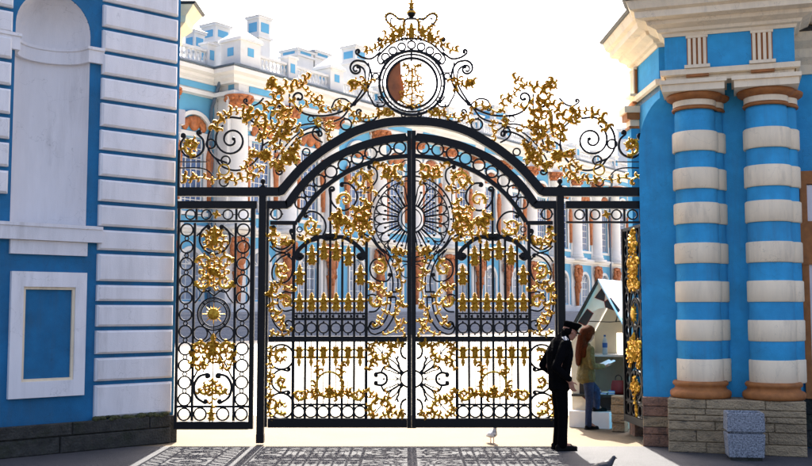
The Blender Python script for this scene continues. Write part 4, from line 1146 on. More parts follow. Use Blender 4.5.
xb = (216-406)*S
fp = thing('fixed_panel', 'narrow fixed iron panel with a gilded sun and columns of rings', 'gate panel', (xb, GD, 0))
side_panel(Gate(fp, xb, False, 12))
# the matching wicket stands open, swung back from the pier
hx = (2*AX-178.5-406)*S
wk = thing('wicket_gate', 'open narrow iron wicket with gilded ornaments swung back against the columned pier', 'gate leaf', (hx+.02, GD+.03, 0), R(-86))
side_panel(Gate(wk, hx, True, 15), False)
# transom above the open wicket
xt = (2*AX-216-406)*S
tr = thing('transom', 'iron transom strip of rings above the open wicket', 'transom', (xt, GD, 0))
G = Gate(tr, xt, True, 5)
G.bar('top_rail', [(178,205),(256.6,205)], 7.6, 6); G.bar('rail', [(178,222.3),(256.6,222.3)], 2.0, 3)
for cx in (190, 206, 227.5, 243): G.ring(cx, 214.6, 4.8, 1.1)
G.rosette(216.5, 214.6, 5, 4)
for x in (182, 198, 236): G.bar('upright', [(x,209),(x,221)], 2.2, 2)
G.bar('jamb', [(180,223.5),(180,443)], 2.4, 4)

# ------------------------------------------------------------------ posts and overthrow with the crown
for sx, lb in ((1, 'black iron gate post between the sun panel and the gate leaf'), (-1, 'black iron gate post beside the standing uniformed man')):
    px = 262.3 if sx > 0 else 2*AX-262.3
    x_ = (px-406)*S
    po = thing('gate_post', lb, 'post', (x_, GD, 0), 0, 'gate posts')
    G = Gate(po, x_, False, 2)
    G.bar('shaft', [(px,187),(px,443)], 7.0, 7)
    G.bar('foot_block', [(px,434),(px,442.6)], 7.5, 8); 
    a = MB(); zt = on_y(406,187,GD).z
    a.lathe([(2.4*S,zt),(2.6*S,zt+1*S),(1.3*S,zt+2.2*S),(1.3*S,zt+3*S),(2.8*S,zt+5*S),(2.6*S,zt+7*S),(1.2*S,zt+8.6*S),(.1*S,zt+9.2*S)], n=10); a.build('knob', 'iron', po, True)

ov = thing('gate_overthrow', 'arched iron overthrow crested with gilded scrolls, a monogram and a crown', 'gate crest', ((AX-406)*S, GD, on_y(406,192,GD).z*0))
OX = (AX-406)*S
Go = Gate(ov, OX, False, 4)
Go.bar('arched_beam', [(177,192),(279,192)] + ARCH1[1:] + [(2*AX-x, y) for x, y in ARCH1[::-1][1:-1]] + [(2*AX-279,192),(2*AX-177,192)], 8.8, 8)
def crest(G):
    # sweeping S-scrolls
    G.scroll([(358,60.5),(365,62.5),(370,70),(370.5,81),(364,93),(353,104.5),(338,112.8),(322,116),(306,114.5),(296,108.5),(292,100)], 1.5, c0=(8.4,.95,-1), c1=(6.2,.9,1))
    G.scroll([(358,65.5),(363,69),(365,76),(364,85),(358,96),(349,108),(340,118.5),(323,123.3),(304,124.5),(290,130),(281,138)], 1.3, c0=(4.6,.7,-1), bead=False)
    G.scroll([(322,142.5),(316,139.5),(312,135),(312,131)], 1.3, c1=(4.2,.9,1), bead=True)
    G.scroll([(318,131),(308,133),(297,139),(287,150),(280,160),(275.5,170)], 1.4, c0=(3.4,.8,1), c1=(4.0,.9,-1))
    G.scroll([(328,133),(317,126.5),(303,130.5),(291,139),(280,152),(272,166)], 1.1, bead=False)
    G.ring(345.5, 124.5, 5.6, 1.3); G.ring(310, 119, 3.0, .9); G.ring(305.5, 152, 3.6, 1.1); G.bead(344,118.2,1.1)
    G.scroll([(356,113),(358.5,119),(366,122),(374,119.5),(378.5,112),(377,104)], 1.4, c0=(3.2,.8,1)); G.spray([(357,116),(364,118),(372,117),(380,115)], 6, 7); G.spray([(352,124),(354,117),(351,111)], 5, 4); G.spray([(376,114),(384,112),(392,113)], 5, 5)
    G.swirl(387, 111, 5, 1.0, 0, 1, 5, 5)
    # big spiral over the side panel
    sp = []
    for k in range(44):
        f = k/43; r_ = 2.5 + 14.5*f; a_ = R(-30) + 2*PI*1.75*f; sp.append((230+r_*math.cos(a_), 140+r_*math.sin(a_)))
    G.scroll([(226,163),(214,158),(206.5,147),(207.5,133),(215,122.5),(227,117.5),(240,118.5)], 1.5, bead=False)
    G.bar('spiral', [tuple(v) for v in sp], 1.9, 2.0); G.bead(sp[0][0], sp[0][1], 2.0)
    G.scroll([(214,158),(222,167),(236,170.5),(250,165),(259,154),(261.5,141),(257,127),(249,120)], 1.4, bead=False)
    G.scroll([(261,146),(268,142),(273,146),(275,153)], 1.3, bead=False)
    G.ring(209.3, 144, 4.6, 1.3); G.ring(224.5, 160.5, 4.4, 1.2); G.ring(223, 170, 5.4, 1.5, 'gilded_ring', 'gold', -.02); G.ring(223, 182, 4.4, 1.1)
    G.scroll([(183,137),(179,144),(181,152),(188,157.5),(197,155.5),(202,149),(201.5,140),(196,134.5)], 1.6, c0=(2.4,.7,-1), c1=(2.6,.7,1)); G.swirl(191,146,9.5,1.0,1.2,1,7,9); G.swirl(190,143,5,1.0,4,-1,5,5)
    G.bar('rail', [(177,161.8),(206,161.8)], 1.0, 1.2); G.scroll([(177,168),(198,168),(207,171),(213,177)], 1.0, bead=False)
    G.bar('end_upright', [(177.5,150),(177.5,187.5)], 2.4, 3)
    # gilded foliage
    G.spray([(215,132),(217,121),(224,114),(234,110.5),(245,111)], 8, 10); G.spray([(245,111),(252,117),(259,125),(268,132),(278,137)], 9, 10); G.spray([(257,116),(265,108),(273,99),(276,89),(271,84)], 9, 10)
    G.swirl(269,86,5.5,.9,0,-1,7,6); G.spray([(276,92),(284,86),(293,86),(300,82),(306,79)], 8, 8); G.spray([(288,98),(298,108),(307,104),(313,101)], 6, 6) ; G.spray([(299,84),(306,92),(313,98)], 6, 5)
    G.spray([(275,100),(284,108),(288,118),(286,130)], 9, 9); G.swirl(285,131,9,1.0,1,1,8,8); G.spray([(262,128),(270,124),(280,126),(292,124),(300,130)], 8, 8); G.swirl(262,137,5.5,.9,2,1,6,5)
    G.rosette(265,156,7.5,9); G.swirl(287,160,9,1.1,.5,-1,8,9); G.spray([(276,172),(281,164),(289,157),(296,150)], 8, 7); G.spray([(268,142),(276,146),(284,152)], 7, 5)
    G.bar('stem', [(288,94),(288.5,110),(286,124),(280,137),(278,150)], 1.6, 1.6, smooth=5)
    G.spray([(181,175),(190,179),(200,177.5),(211,180),(222,178)], 7, 9); G.spray([(224,178),(234,180.5),(244,177),(252,179),(258,172)], 7, 9); G.spray([(246,176),(253,169),(260,166)], 6, 4)
    G.spray([(328,120),(330,128),(327,137)], 6, 5)
    # lesser scrolls filling the crest
    G.scroll([(352,105),(344,99),(335,100),(331,107)], 1.2, c1=(3.0,.8,-1), c0=(2.4,.7,-1)); G.spray([(349,108),(341,105),(334,108),(326,112)], 6, 6); G.spray([(322,113),(318,106),(321,99)], 6, 4)
    G.scroll([(300,142),(294,150),(292,160),(297,167)], 1.2, c1=(2.8,.8,-1)); G.spray([(300,140),(294,147),(290,156)], 6, 5); G.swirl(318,121,4.5,.9,1,1,5,5)
    G.scroll([(276,104),(270,113),(270,124),(276,132)], 1.3, c0=(3,.8,1), c1=(3,.8,-1)); G.scroll([(262,98),(256,104),(249,106),(243,103)], 1.2, c1=(2.6,.8,1)); G.swirl(277,116,6,1.0,3,1,6,6)
    G.swirl(243,117,5,.9,2,-1,6,5); G.swirl(252,152,5.5,.9,0,1,6,5); G.spray([(240,170),(248,162),(252,153)], 6, 5); G.swirl(272,165,5,.9,1,-1,5,5)
    # beside the medallion
    G.scroll([(380,52),(371,58.5),(362,57.5),(356,54)], 1.4, c1=(2.9,.8,1), c0=None)
    G.scroll([(368,62),(369,72),(367,84),(368,94),(371,100)], 1.2, bead=False); G.ring(375.3, 76, 2.9, 1.0); G.bar('thin_rod', [(370,72.5),(381,72.5)], .9, .9); G.bar('thin_rod', [(369.5,79.5),(379.5,79.5)], .9, .9)
    G.scroll([(371,100),(375,106),(383,106),(386,100)], 1.3, bead=False); G.bar('zigzag', [(376,102.5),(383,103),(377.5,96.5),(385,97.5)], 1.0, 1.0); G.scroll([(383,103),(379,99)], .9, c1=(2.0,.7,1))
    G.spray([(348,84),(356,86),(364,83),(371,80)], 6, 7); G.swirl(353,84,5,.9,3,1,6,5); G.spray([(364,92),(366,85),(363,78)], 5, 4)
    G.spray([(363,52),(370,50),(377,47),(382,41),(385,35)], 6, 9); G.scroll([(378,51),(381,46),(381.5,40)], 1.4, c1=(2.6,.8,-1))
    G.spray([(383,44),(389,42),(394,37)], 5, 4)
    # pierced collar under the crown
    G.bar('collar_arc', [tuple(v) for v in spl([(377,60),(379,55),(390,44.5),(401,39.6),(AX,38.2)], 5)], 1.7, 2); G.bar('collar_arc', [tuple(v) for v in spl([(381.5,63),(388,58),(398,52.8),(AX,50.8)], 5)], 1.5, 2)
    G.scroll([(377,60),(380,64),(385,62)], 1.2, bead=False)
    for cx, cy in ((385.2,57),(392.7,50.8),(401.6,46.8)): G.ring(cx, cy, 3.9, 1.2)
    G.bar('thin_rod', [(396,42),(404,37),(AX,40)], .9, .9); G.bar('thin_rod', [(396,38),(404,41.5),(AX,37)], .9, .9)
    # crown: side arch with beads, inner arch, leaf points
    cr = [(404,33),(399,31),(393,27),(387,21.5),(386,16),(389.5,13.6),(394,15),(399,19),(405,18.5)]
    G.scroll(cr, 1.4, bead=False, name='crown_arch')
    Q = spl([Vector(c) for c in cr], 4)
    for q in Q[3:-2:2]: G.bead(q.x-.5, q.y-.6, 1.5, 'crown_bead', 'gold')
    G.scroll([(403,34),(396,30),(391,24),(390.5,19),(393,18)], 1.0, bead=False, name='crown_arch'); G.spray([(398,33),(394,29),(390,26)], 4, 4); G.spray([(405,31),(403,26),(404,21)], 3.5, 4); G.spray([(386,41),(390,37),(392,32)], 4.5, 4)
    G.scroll([(408.5,18.5),(405.5,20),(404.5,25),(405,33)], 1.2, bead=False, name='crown_arch'); G.bar('crown_rod', [(399.5,20),(402,32)], .9, .9)
    for cx, cy, hh in ((393,36.5,11),(400,32,12)): G.fleuron(cx, cy, hh, 7.5, -.03)
    G.spray([(390,41),(396,38),(403,36)], 4, 5)
crest(Gate(ov, OX, False, 21)); crest(Gate(ov, OX, True, 22))
for r_, w_ in ((33,2.0),(29.6,1.3),(25.6,1.8)): Go.ring(AX+.5, 83, r_, w_, 'medallion_ring')
for k in range(16):
    t = 2*PI*k/16+.1; Go.bead(AX+.5+31.3*math.cos(t), 83+31.3*math.sin(t), 1.0)
Go.ring(AX, 44.8, 4.0, 1.2)
Go.bar('medallion_tick', [(AX,48),(AX,61)], 2.0, 2.0)
for cx in (403.5, 419.5): Go.ring(cx, 114.8, 2.2, 1.0)
# bronze shield behind the monogram
a = MB(); q_ = [Go.p(AX+.5+24.6*math.cos(R(118+112*k/16)), 83-24.6*math.sin(R(118+112*k/16))) for k in range(17)] + [Go.p(AX+.5-9, 99), Go.p(AX+.5-8, 88), Go.p(AX+.5-11, 74)]
a.prism([(p_.x, p_.z) for p_ in q_], .004, .02); a.build('bronze_shield', 'bronze_ochre', ov)
# monogram: crossed E letters of gilded leaves
Go.spray([(412,68),(412.5,76),(411.5,84),(412.5,92),(411.5,101),(412,106)], 4.5, 10, 1.6, -.03, 'monogram_stroke')
for sx in (-1, 1):
    Go.spray([(412+sx*10,67),(412+sx*6,65.5),(412+sx*3,69),(412+sx*4,75),(412+sx*8,77)], 4, 6, 1.6, -.04, 'monogram_stroke')
    Go.spray([(412+sx*8,81),(412+sx*4,82),(412+sx*3,88),(412+sx*6,93),(412+sx*10,92)], 4, 6, 1.6, -.04, 'monogram_stroke')
    Go.spray([(412+sx*3,95),(412+sx*9,97),(412+sx*11,102),(412+sx*6,104)], 4, 5, 1.4, -.04, 'monogram_stroke')
    Go.spray([(412+sx*1,86),(412+sx*6,86),(412+sx*9,84)], 3.5, 4, 1.3, -.03, 'monogram_stroke')
Go.scroll([(406,108.5),(409,106),(AX+.5,109.5),(415,106),(418,108.5)], 1.6, bead=False); Go.bead(AX+.5, 105, 2.2)
# orb and cross on the crown
a = MB(); c_ = Go.p(AX, 13.2); a.ball(c_, 4.6*S, 14, 8); a.build('crown_orb', 'iron', ov, True)
a = MB(); a.lathe([(4.8*S,-.8*S),(5.0*S,0),(4.8*S,.8*S)], n=16)
o_ = a.build('orb_band', 'gold', ov, True); o_.location = Go.p(AX, 12.6)
Go.bar('orb_stand', [(AX-5,18.6),(AX+5,18.6)], 1.6, 4)
Go.fleuron(AX, 4.2, 12, 6, -.0); Go.fleuron(AX, 30.5, 15, 9, -.03); Go.spray([(AX-6,36),(AX,34.5),(AX+6,36)], 4, 5)
# ================================================================== KIOSK inside the court
kp = on_y(598, 427, 16.45)
BF = Frame(kp.x, 16.5, -28)
kk = thing('kiosk', 'small white gabled kiosk with black chequers and arched opening behind the wicket', 'kiosk', (kp.x, 16.5, 0), BF.a)
ua, za = BF.at(599, 282)
ul = BF.u(571, 0, 333); ze = BF.at(571, 334)[1]
ur = ua + (ua - ul)*.98
uo, wo = BF.u(604.5, 0, 320), .33
zo = BF.at(604.5, 308)[1]; zs = zo - wo*.92
zc_ = BF.at(605, 397)[1]; zb_ = BF.at(600, 411)[1]
def roof_z(x): return za + (ze - za) * (abs(x - ua) / (ua - ul if x < ua else ur - ua))
a = MB(); N_ = 44
xs = sorted(set([ul + (ur-ul)*k/N_ for k in range(N_+1)] + [ua, uo-wo, uo+wo]))
for x0, x1 in zip(xs[:-1], xs[1:]):
    if x1 - x0 < 1e-5: continue
    xm = (x0+x1)/2
    if abs(xm-uo) < wo:
        f = lambda x: zs + math.sqrt(max(0, wo*wo-(x-uo)**2))*.92
        a.prism([(x0, f(x0)), (x1, f(x1)), (x1, roof_z(x1)), (x0, roof_z(x0))], 0, .03)
    else: a.prism([(x0, 0), (x1, 0), (x1, roof_z(x1)), (x0, roof_z(x0))], 0, .03)
a.build('gable_front', 'booth_cream', kk)
KD = 1.25
def kbox(nm, m, *c, bev=0):
    a = MB(); a.box(*c, bev); return a.build(nm, m, kk)
kbox('side_wall', 'booth_cream', ul, ul+.025, .031, KD, 0, ze); kbox('side_wall', 'booth_cream', ur-.025, ur, .031, KD, 0, ze)
a = MB()
wx0, wx1, wz0, wz1 = uo-.16, uo+.12, 1.15, 1.55
frame(a, ul+.026, ur-.026, 0, ze, wx0, wx1, wz0, wz1, KD-.03, KD); a.prism([(ul+.026, ze), (ur-.026, ze), (ua, za-.03)], KD-.03, KD); a.build('rear_wall', 'booth_cream', kk)
ov_ = .07
for sg, nm in ((-1, 'roof_slope'), (1, 'roof_slope')):
    x1 = ul-.05 if sg < 0 else ur+.05; z1 = roof_z(ul) - .05*(za-ze)/(ua-ul) if sg < 0 else roof_z(ur) - .05*(za-ze)/(ua-ul)
    a = MB(); a.prism([(ua, za+.004), (ua, za+.05), (x1, z1+.05), (x1, z1+.004)] if sg > 0 else [(ua-.002, za+.05), (ua-.002, za+.004), (x1, z1+.004), (x1, z1+.05)], -.05, KD+.05); a.build(nm, 'booth_white', kk)
a = MB(); a.prism([(ua-.002, za-.03), (ul-.05, ze-.12), (ul-.05, ze-.0), (ua-.002, za+.058)], -.075, -.051); a.build('barge_board', 'dark_stone', kk)
def chequer(pts):
    q = [BF.at(*p_) for p_ in pts]; cx = sum(p_[0] for p_ in q)/len(q); cz_ = sum(p_[1] for p_ in q)/len(q)
    a = MB(); a.prism([(cx+(x-cx)*1.13, cz_+(z-cz_)*1.13) for x, z in q], -.004, 0.004); r_ = a.build('chequer_border', 'booth_red', kk)
    a = MB(); a.prism(q, -.008, -.0035); a.build('chequer', 'booth_black', r_)
chequer([(595.3,297.5),(602,288.5),(605,292.5),(604.2,301)]); chequer([(605,302),(610.8,298.3),(619.3,309.5),(618,311.8),(606,307.3)]); chequer([(578.8,321.8),(587.2,309.6),(592.8,313.8),(586,325.5)]); chequer([(579.8,381),(579.8,394),(585.2,398.5),(585.2,381)])
kbox('counter', 'dark_stone', ul+.03, ur-.03, -.12, .55, zc_, zc_+.035)
kbox('counter_front', 'booth_black', uo-wo-.02, uo+wo+.02, .10, .13, zb_+.01, zc_-.002)
kbox('step', 'booth_white', ul+.02, uo+.12, -.22, .09, 0.0, zb_)
kbox('shelf', 'booth_white', ul+.03, ur-.03, .6, KD-.035, BF.at(605, 355, .6)[1]-.03, BF.at(605, 355, .6)[1])
a = MB(); a.tube([(ul+.03,.3,BF.at(600,321,.3)[1]),(uo,.3,BF.at(600,322,.3)[1]),(ur-.03,.3,BF.at(600,320.5,.3)[1])], .008, 6); a.tube([(uo+.1,.3,BF.at(600,322,.3)[1]),(uo+.13,.3,BF.at(600,316,.3)[1]),(uo+.16,.3,BF.at(600,318,.3)[1])], .014, 6); a.build('hanging_rail', 'dark_metal', kk)
# stone pedestal beside it
sp_ = on_y(618.5, 431, 15.85)
pd = thing('stone_pedestal', 'rough tufa block pedestal below the kiosk counter', 'pedestal', (sp_.x, 15.85, 0), R(-28))
rr = random.Random(6)
for k in range(4):
    a = MB(); a.box(-.085+rr.uniform(-.006,.006), .12, -.09+rr.uniform(-.008,.008), .12, k*.14+.003, (k+1)*.14-.003, .012); a.build('stone', 'tufa', pd)
# things on the shelf and counter
zsf = BF.at(605, 355, .6)[1]
def in_k(px, ly): 
    u_ = BF.u(px, ly, 350); p_ = BF.o + BF.X*u_ + BF.Y*ly; return p_
b_ = in_k(605, .72)
bt = thing('water_bottle', 'clear plastic water bottle on the kiosk shelf', 'bottle', (b_.x, b_.y, zsf+.001))
a = MB(); a.lathe([(.038,0),(.044,.01),(.044,.10),(.040,.12),(.044,.14),(.044,.21),(.03,.26),(.016,.29),(.016,.31)], n=14); a.build('bottle_body', 'plastic_clear', bt, True)
a = MB(); a.lathe([(.0195,.306),(.0195,.335),(.004,.336)], n=12); a.build('bottle_cap', 'plastic_blue', bt)
a = MB(); a.lathe([(.0455,.12),(.0455,.20)], n=14); a.build('bottle_label', 'plastic_blue', bt)
rr = random.Random(8)
b_ = in_k(618, .2)
bg_ = thing('red_bag', 'dark red bag standing on the kiosk counter', 'bag', (b_.x, b_.y, zc_+.036), R(-20))
a = MB(); a.loft([[(x*w_, y_*d_, z) for x, y_ in ((-1,-1),(0,-1.15),(1,-1),(1.1,0),(1,1),(0,1.1),(-1,1),(-1.1,0))] for z, w_, d_ in ((0,.10,.06),(.05,.115,.07),(.15,.11,.06),(.21,.095,.03),(.225,.09,.012))]); a.build('bag_body', 'booth_red', bg_, True)
a = MB(); a.tube(spl([(-.05,0,.21),(-.045,0,.28),(0,0,.31),(.045,0,.28),(.05,0,.21)], 5), .008, 6, Bv=(0,1,0)); a.build('bag_handle', 'booth_black', bg_)
for k, (px, ly, hh) in enumerate(((596, .15, .05), (604, .12, .03), (611, .16, .06))):
    b_ = in_k(px, ly)
    bk = thing('book_stack', ('low stack of guide books at the end of the kiosk counter', 'thin pile of leaflets in the middle of the kiosk counter', 'thick stack of guide books beside the red bag')[k], 'books', (b_.x, b_.y, zc_+.036), R(-30+k*9))
    z = 0; j = 0
    while z < hh:
        a = MB(); o_ = rr.uniform(-.008,.008); a.box(-.05+o_,.05+o_,-.07,.07,z,z+.012); a.build('book', ('paper','plastic_blue','booth_cream')[j%3], bk); z += .0125; j += 1

# ================================================================== PEOPLE
def chain(mb, seq, dens=.35, n=10, m=7):
    """overlapping balls along joints: seq of (point, radius[, (sx,sy,sz)])"""
    for (p0, r0, *s0), (p1, r1, *s1) in zip(seq[:-1], seq[1:]):
        p0, p1 = Vector(p0), Vector(p1); sa = Vector(s0[0]) if s0 else V(1,1,1); sb = Vector(s1[0]) if s1 else V(1,1,1)
        k = max(2, int((p1-p0).length / (min(r0, r1)*dens)) + 1)
        for i in range(k+1):
            f = i/k; mb.ball(p0.lerp(p1, f), r0+(r1-r0)*f, n, m, sa.lerp(sb, f))
def hand(mb, wrist, d, palm_n, spread, curl, s=1.0):
    """palm and five unequal bent fingers; d = direction, palm_n = palm normal, spread = side axis (thumb side +)"""
    w_ = Vector(wrist); d = Vector(d).normalized(); sp = Vector(spread).normalized(); pn = Vector(palm_n).normalized()
    for k in range(4):
        o_ = sp*(.026-.0175*k)*s
        chain(mb, [(w_+o_*.5, .017*s), (w_+d*.085*s+o_, .0125*s)], .5, 8, 5)
        L0 = (.070,.078,.073,.058)[k]*s; p = w_+d*.088*s+o_; r_ = .0088*s; dd = d.copy()
        seq = [(p, r_)]
        for j in range(3):
            dd = (dd + pn*curl*(.5+.2*j)).normalized(); p = p + dd*L0*(.45,.32,.25)[j]; seq.append((p.copy(), r_*(1-.1*(j+1))))
        chain(mb, seq, .5, 8, 5)
    p = w_+d*.03*s+sp*.026*s; dd = (d*.6+sp*.8+pn*.25).normalized()
    chain(mb, [(p, .0125*s), (p+dd*.035*s, .0105*s), (p+dd*.035*s+(d*.8+sp*.15+pn*.35).normalized()*.035*s, .0088*s)], .5, 8, 5)

def head(mb, c, f, up, s=1.0):
    """skull, jaw, nose, lips, ears; c centre of the head, f facing, up"""
    f = Vector(f).normalized(); up = Vector(up).normalized(); sd_ = f.cross(up).normalized(); up = sd_.cross(f)
    P = lambda a, b, e: Vector(c) + f*a*s + sd_*b*s + up*e*s
    for a, b, e, r_ in ((-.015,0,.03,.088),(.015,0,.035,.08),(-.03,0,.02,.082),(.03,0,-.02,.066),(.042,0,-.05,.05),(.05,0,-.078,.034),(.02,0,-.06,.055),(.035,.03,-.01,.045),(.035,-.03,-.01,.045)): mb.ball(P(a,b,e), r_*s, 12, 8)
    for a, b, e, r_ in ((.098,0,-.005,.011),(.106,0,-.018,.013),(.092,0,.012,.010),(.09,0,-.047,.012),(.088,.012,-.048,.010),(.088,-.012,-.048,.010),(.086,0,-.058,.011),(.09,0,.032,.016),(.086,.03,.03,.014),(.086,-.03,.03,.014),
                        (0,.082,-.005,.019),(-.006,.085,.008,.016),(0,-.082,-.005,.019),(-.006,-.085,.008,.016)): mb.ball(P(a,b,e), r_*s, 8, 6)
    return P

# ---- uniformed man (faces right, head bowed)
mp_ = on_y(560, 448, 13.77)
man = thing('person', 'person in black uniform and peaked cap standing with head bowed beside the gate', 'person', (mp_.x, 13.77, 0.004), R(10))
hc = (.165, .0, 1.60); hf = (1, .02, -.40); hu = (.40, 0, 1)
a = MB()
Ph = head(a, hc, hf, hu)
chain(a, [((.06,0,1.43),.062), ((.10,0,1.50),.056), ((.14,0,1.56),.055)])
chain(a, [((.0,0,.95),.11,(.8,1.3,1)), ((-.02,0,1.2),.12,(.8,1.3,1)), ((.01,0,1.38),.11,(.8,1.4,.9)), ((.03,0,1.43),.08)])
for sy in (-1, 1):
    chain(a, [((.0,sy*.09,.93),.075), ((.02,sy*.09,.5),.05), ((.0,sy*.09,.1),.04), ((.12,sy*.1,.04),.03)])
    chain(a, [((.0,sy*.2,1.38),.05), ((-.1,sy*.26,1.12),.04), ((.07,sy*.25,.93),.03)])
hand(a, (.07,-.25,.945), (.25,-.02,-1), (.8,.3,.3), (.6,-.2,.2), .5)
hand(a, (.07,.25,.945), (.25,.02,-1), (.8,-.3,.3), (.6,.2,.2), .5)
remeshed(a, 'body', 'skin', man, .007, 3)
a = MB()
chain(a, [((.0,0,.86),.155,(1.0,1.25,.7)), ((.0,0,1.0),.15,(1.0,1.25,.9)), ((.0,0,1.15),.16,(1.08,1.3,1)), ((.015,0,1.3),.17,(1.1,1.35,1)), ((.03,0,1.43),.135,(1.1,1.5,.75)), ((.055,0,1.50),.10,(1,1.05,.8)), ((.075,0,1.545),.076)])
for sy in (-1, 1):
    chain(a, [((.03,sy*.19,1.42),.085), ((-.07,sy*.255,1.26),.066), ((-.14,sy*.28,1.13),.060), ((-.06,sy*.28,1.06),.056), ((.05,sy*.26,.975),.046)])
chain(a, [((-.11,.0,1.12),.08,(.7,1.3,1.1)), ((-.10,0,1.28),.09,(.7,1.3,1))])
remeshed(a, 'jacket', 'black_cloth', man, .012, 4)
a = MB()
chain(a, [((-.005,0,.93),.135,(.85,1.2,.8)), ((0,0,.86),.13,(.85,1.2,.8))])
for sy in (-1, 1):
    chain(a, [((0,sy*.075,.86),.098), ((.02,sy*.085,.5),.077), ((.01,sy*.09,.26),.069), ((.0,sy*.09,.09),.074)])
remeshed(a, 'trousers', 'black_cloth', man, .012, 4)
for sy in (-1, 1):
    a = MB(); chain(a, [((-.05,sy*.092,.048),.046,(1,.95,1)), ((.07,sy*.098,.042),.046,(1,.95,.85)), ((.17,sy*.105,.036),.04,(1.1,1,.8))]); a.box(-.09,.20,sy*.098-.045,sy*.098+.045,.0,.02)
    remeshed(a, 'shoe', 'shoe_leather', man, .008, 3)
# cap: crown disc, band and peak, tilted with the head
def ring_at(Pf, e, rx, ry, n=20, off=0.0, tilt=0.0): return [Pf(off+rx*math.cos(2*PI*k/n), ry*math.sin(2*PI*k/n), e + tilt*math.cos(2*PI*k/n)) for k in range(n)]
a = MB(); a.loft([ring_at(Ph,.035,.103,.092,off=-.01), ring_at(Ph,.075,.108,.097,off=-.01), ring_at(Ph,.10,.125,.115,off=-.005,tilt=.012), ring_at(Ph,.122,.128,.118,off=-.005,tilt=.018), ring_at(Ph,.135,.10,.09,off=-.005,tilt=.014), ring_at(Ph,.138,.03,.03)])
cp = a.build('cap', 'black_cloth', man, True)
a = MB(); n = 14
t0 = [(math.cos(R(-70+140*k/n)), math.sin(R(-70+140*k/n))) for k in range(n+1)]
top_ = [Ph(.09*c, .09*s_, .04) for c, s_ in t0] + [Ph(.03+.125*c, .10*s_, .018) for c, s_ in t0[::-1]]
bot_ = [q - Vector((0,0,.006)) for q in top_]; m_ = len(top_)
b = len(a.v); a.v += [tuple(q) for q in top_+bot_]
for k in range(n): a.f += [(b+k, b+k+1, b+m_-2-k, b+m_-1-k), (b+m_+k, b+m_+m_-1-k, b+m_+m_-2-k, b+m_+k+1)]
for k in range(m_): a.f.append((b+k, b+m_+k, b+m_+(k+1)%m_, b+(k+1)%m_))
a.build('cap_peak', 'shoe_leather', cp, True)
a = MB(); chain(a, [(Ph(-.055,.04,-.02),.055), (Ph(-.06,-.04,-.02),.055), (Ph(-.05,0,-.05),.055), (Ph(-.03,.065,.01),.035)]); chain(a, [(Ph(-.03,-.065,.01),.035), (Ph(-.05,0,.0),.06)]); remeshed(a, 'hair', 'black_hair', man, .009, 3)
for sy in (-1, 1):
    a = MB(); a.box(-.03,.03,-.05,.05,0,.012); o_ = a.build('epaulette', 'granite', man); o_.location = (.03, sy*.185, 1.505); o_.rotation_euler = (sy*-.45, -.25, 0)
    a = MB(); e_ = Ph(.088, sy*.03, .008); a.ball(e_, .0085, 8, 6); a.build('eye', 'booth_black', man, True)

# ---- woman with papers
wp = on_y(588, 427.5, 16.2)
wm = thing('person', 'person with long auburn hair, olive jacket and jeans reading papers at the kiosk', 'person', (wp.x, 16.2, 0.0), R(18))
hc = (.03, 0, 1.50); hf = (1, -.05, -.38); hu = (.38, 0, 1)
a = MB()
Pw = head(a, hc, hf, hu, .95)
chain(a, [((-.02,0,1.32),.055), ((.0,0,1.42),.048)])
chain(a, [((-.02,0,.88),.105,(.8,1.25,1)), ((-.02,0,1.1),.095,(.8,1.3,1)), ((-.02,0,1.27),.10,(.75,1.35,.9)), ((-.02,0,1.33),.06)])
chain(a, [((-.02,-.08,.86),.075), ((-.01,-.08,.46),.048), ((-.03,-.08,.1),.036), ((.08,-.085,.035),.028)])
chain(a, [((-.02,.08,.86),.075), ((.20,.09,.60),.05), ((.22,.10,.36),.04), ((.30,.11,.285),.03)])
for sy in (-1, 1):
    chain(a, [((-.02,sy*.165,1.27),.045), ((-.01,sy*.2,1.02),.038), ((.24,sy*.11,1.0),.026)])
    hand(a, (.245,sy*.105,1.0), (1,-sy*.15,.05), (0,0,1), (.1,sy*.9,.4), .35, .92)
remeshed(a, 'body', 'skin', wm, .007, 3)
a = MB()
chain(a, [((-.025,0,.80),.165,(.9,1.15,.6)), ((-.025,0,.90),.15,(.88,1.18,.8)), ((-.025,0,1.03),.125,(.85,1.2,1)), ((-.03,0,1.18),.135,(.85,1.25,1)), ((-.025,0,1.275),.115,(.85,1.4,.7)), ((-.01,0,1.335),.07,(1,1.1,.7))])
for sy in (-1, 1):
    chain(a, [((-.02,sy*.155,1.265),.068), ((-.03,sy*.195,1.13),.058), ((-.01,sy*.205,1.01),.055), ((.10,sy*.16,1.0),.050), ((.22,sy*.115,1.0),.042)])
remeshed(a, 'jacket', 'olive_cloth', wm, .012, 3)
a = MB()
chain(a, [((-.02,0,.84),.14,(.85,1.2,.8)), ((-.02,0,.80),.135,(.85,1.2,.8))])
chain(a, [((-.02,-.07,.80),.092), ((-.01,-.08,.46),.066), ((-.03,-.08,.25),.055), ((-.035,-.08,.08),.058)])
chain(a, [((-.02,.07,.80),.092), ((.20,.09,.60),.072), ((.22,.098,.42),.058), ((.215,.10,.34),.055)])
remeshed(a, 'jeans', 'denim', wm, .012, 3)
for (x, y, z) in ((-.03,-.083,0.0), (.22,.105,.262)):
    a = MB(); chain(a, [((x-.03,y,z+.042),.04,(1,.9,1)), ((x+.06,y,z+.036),.038,(1,.95,.9)), ((x+.14,y,z+.03),.033,(1.1,1,.8))]); a.box(x-.07,x+.17,y-.037,y+.037,z,z+.018); remeshed(a, 'shoe', 'shoe_leather', wm, .008, 3)
a = MB()
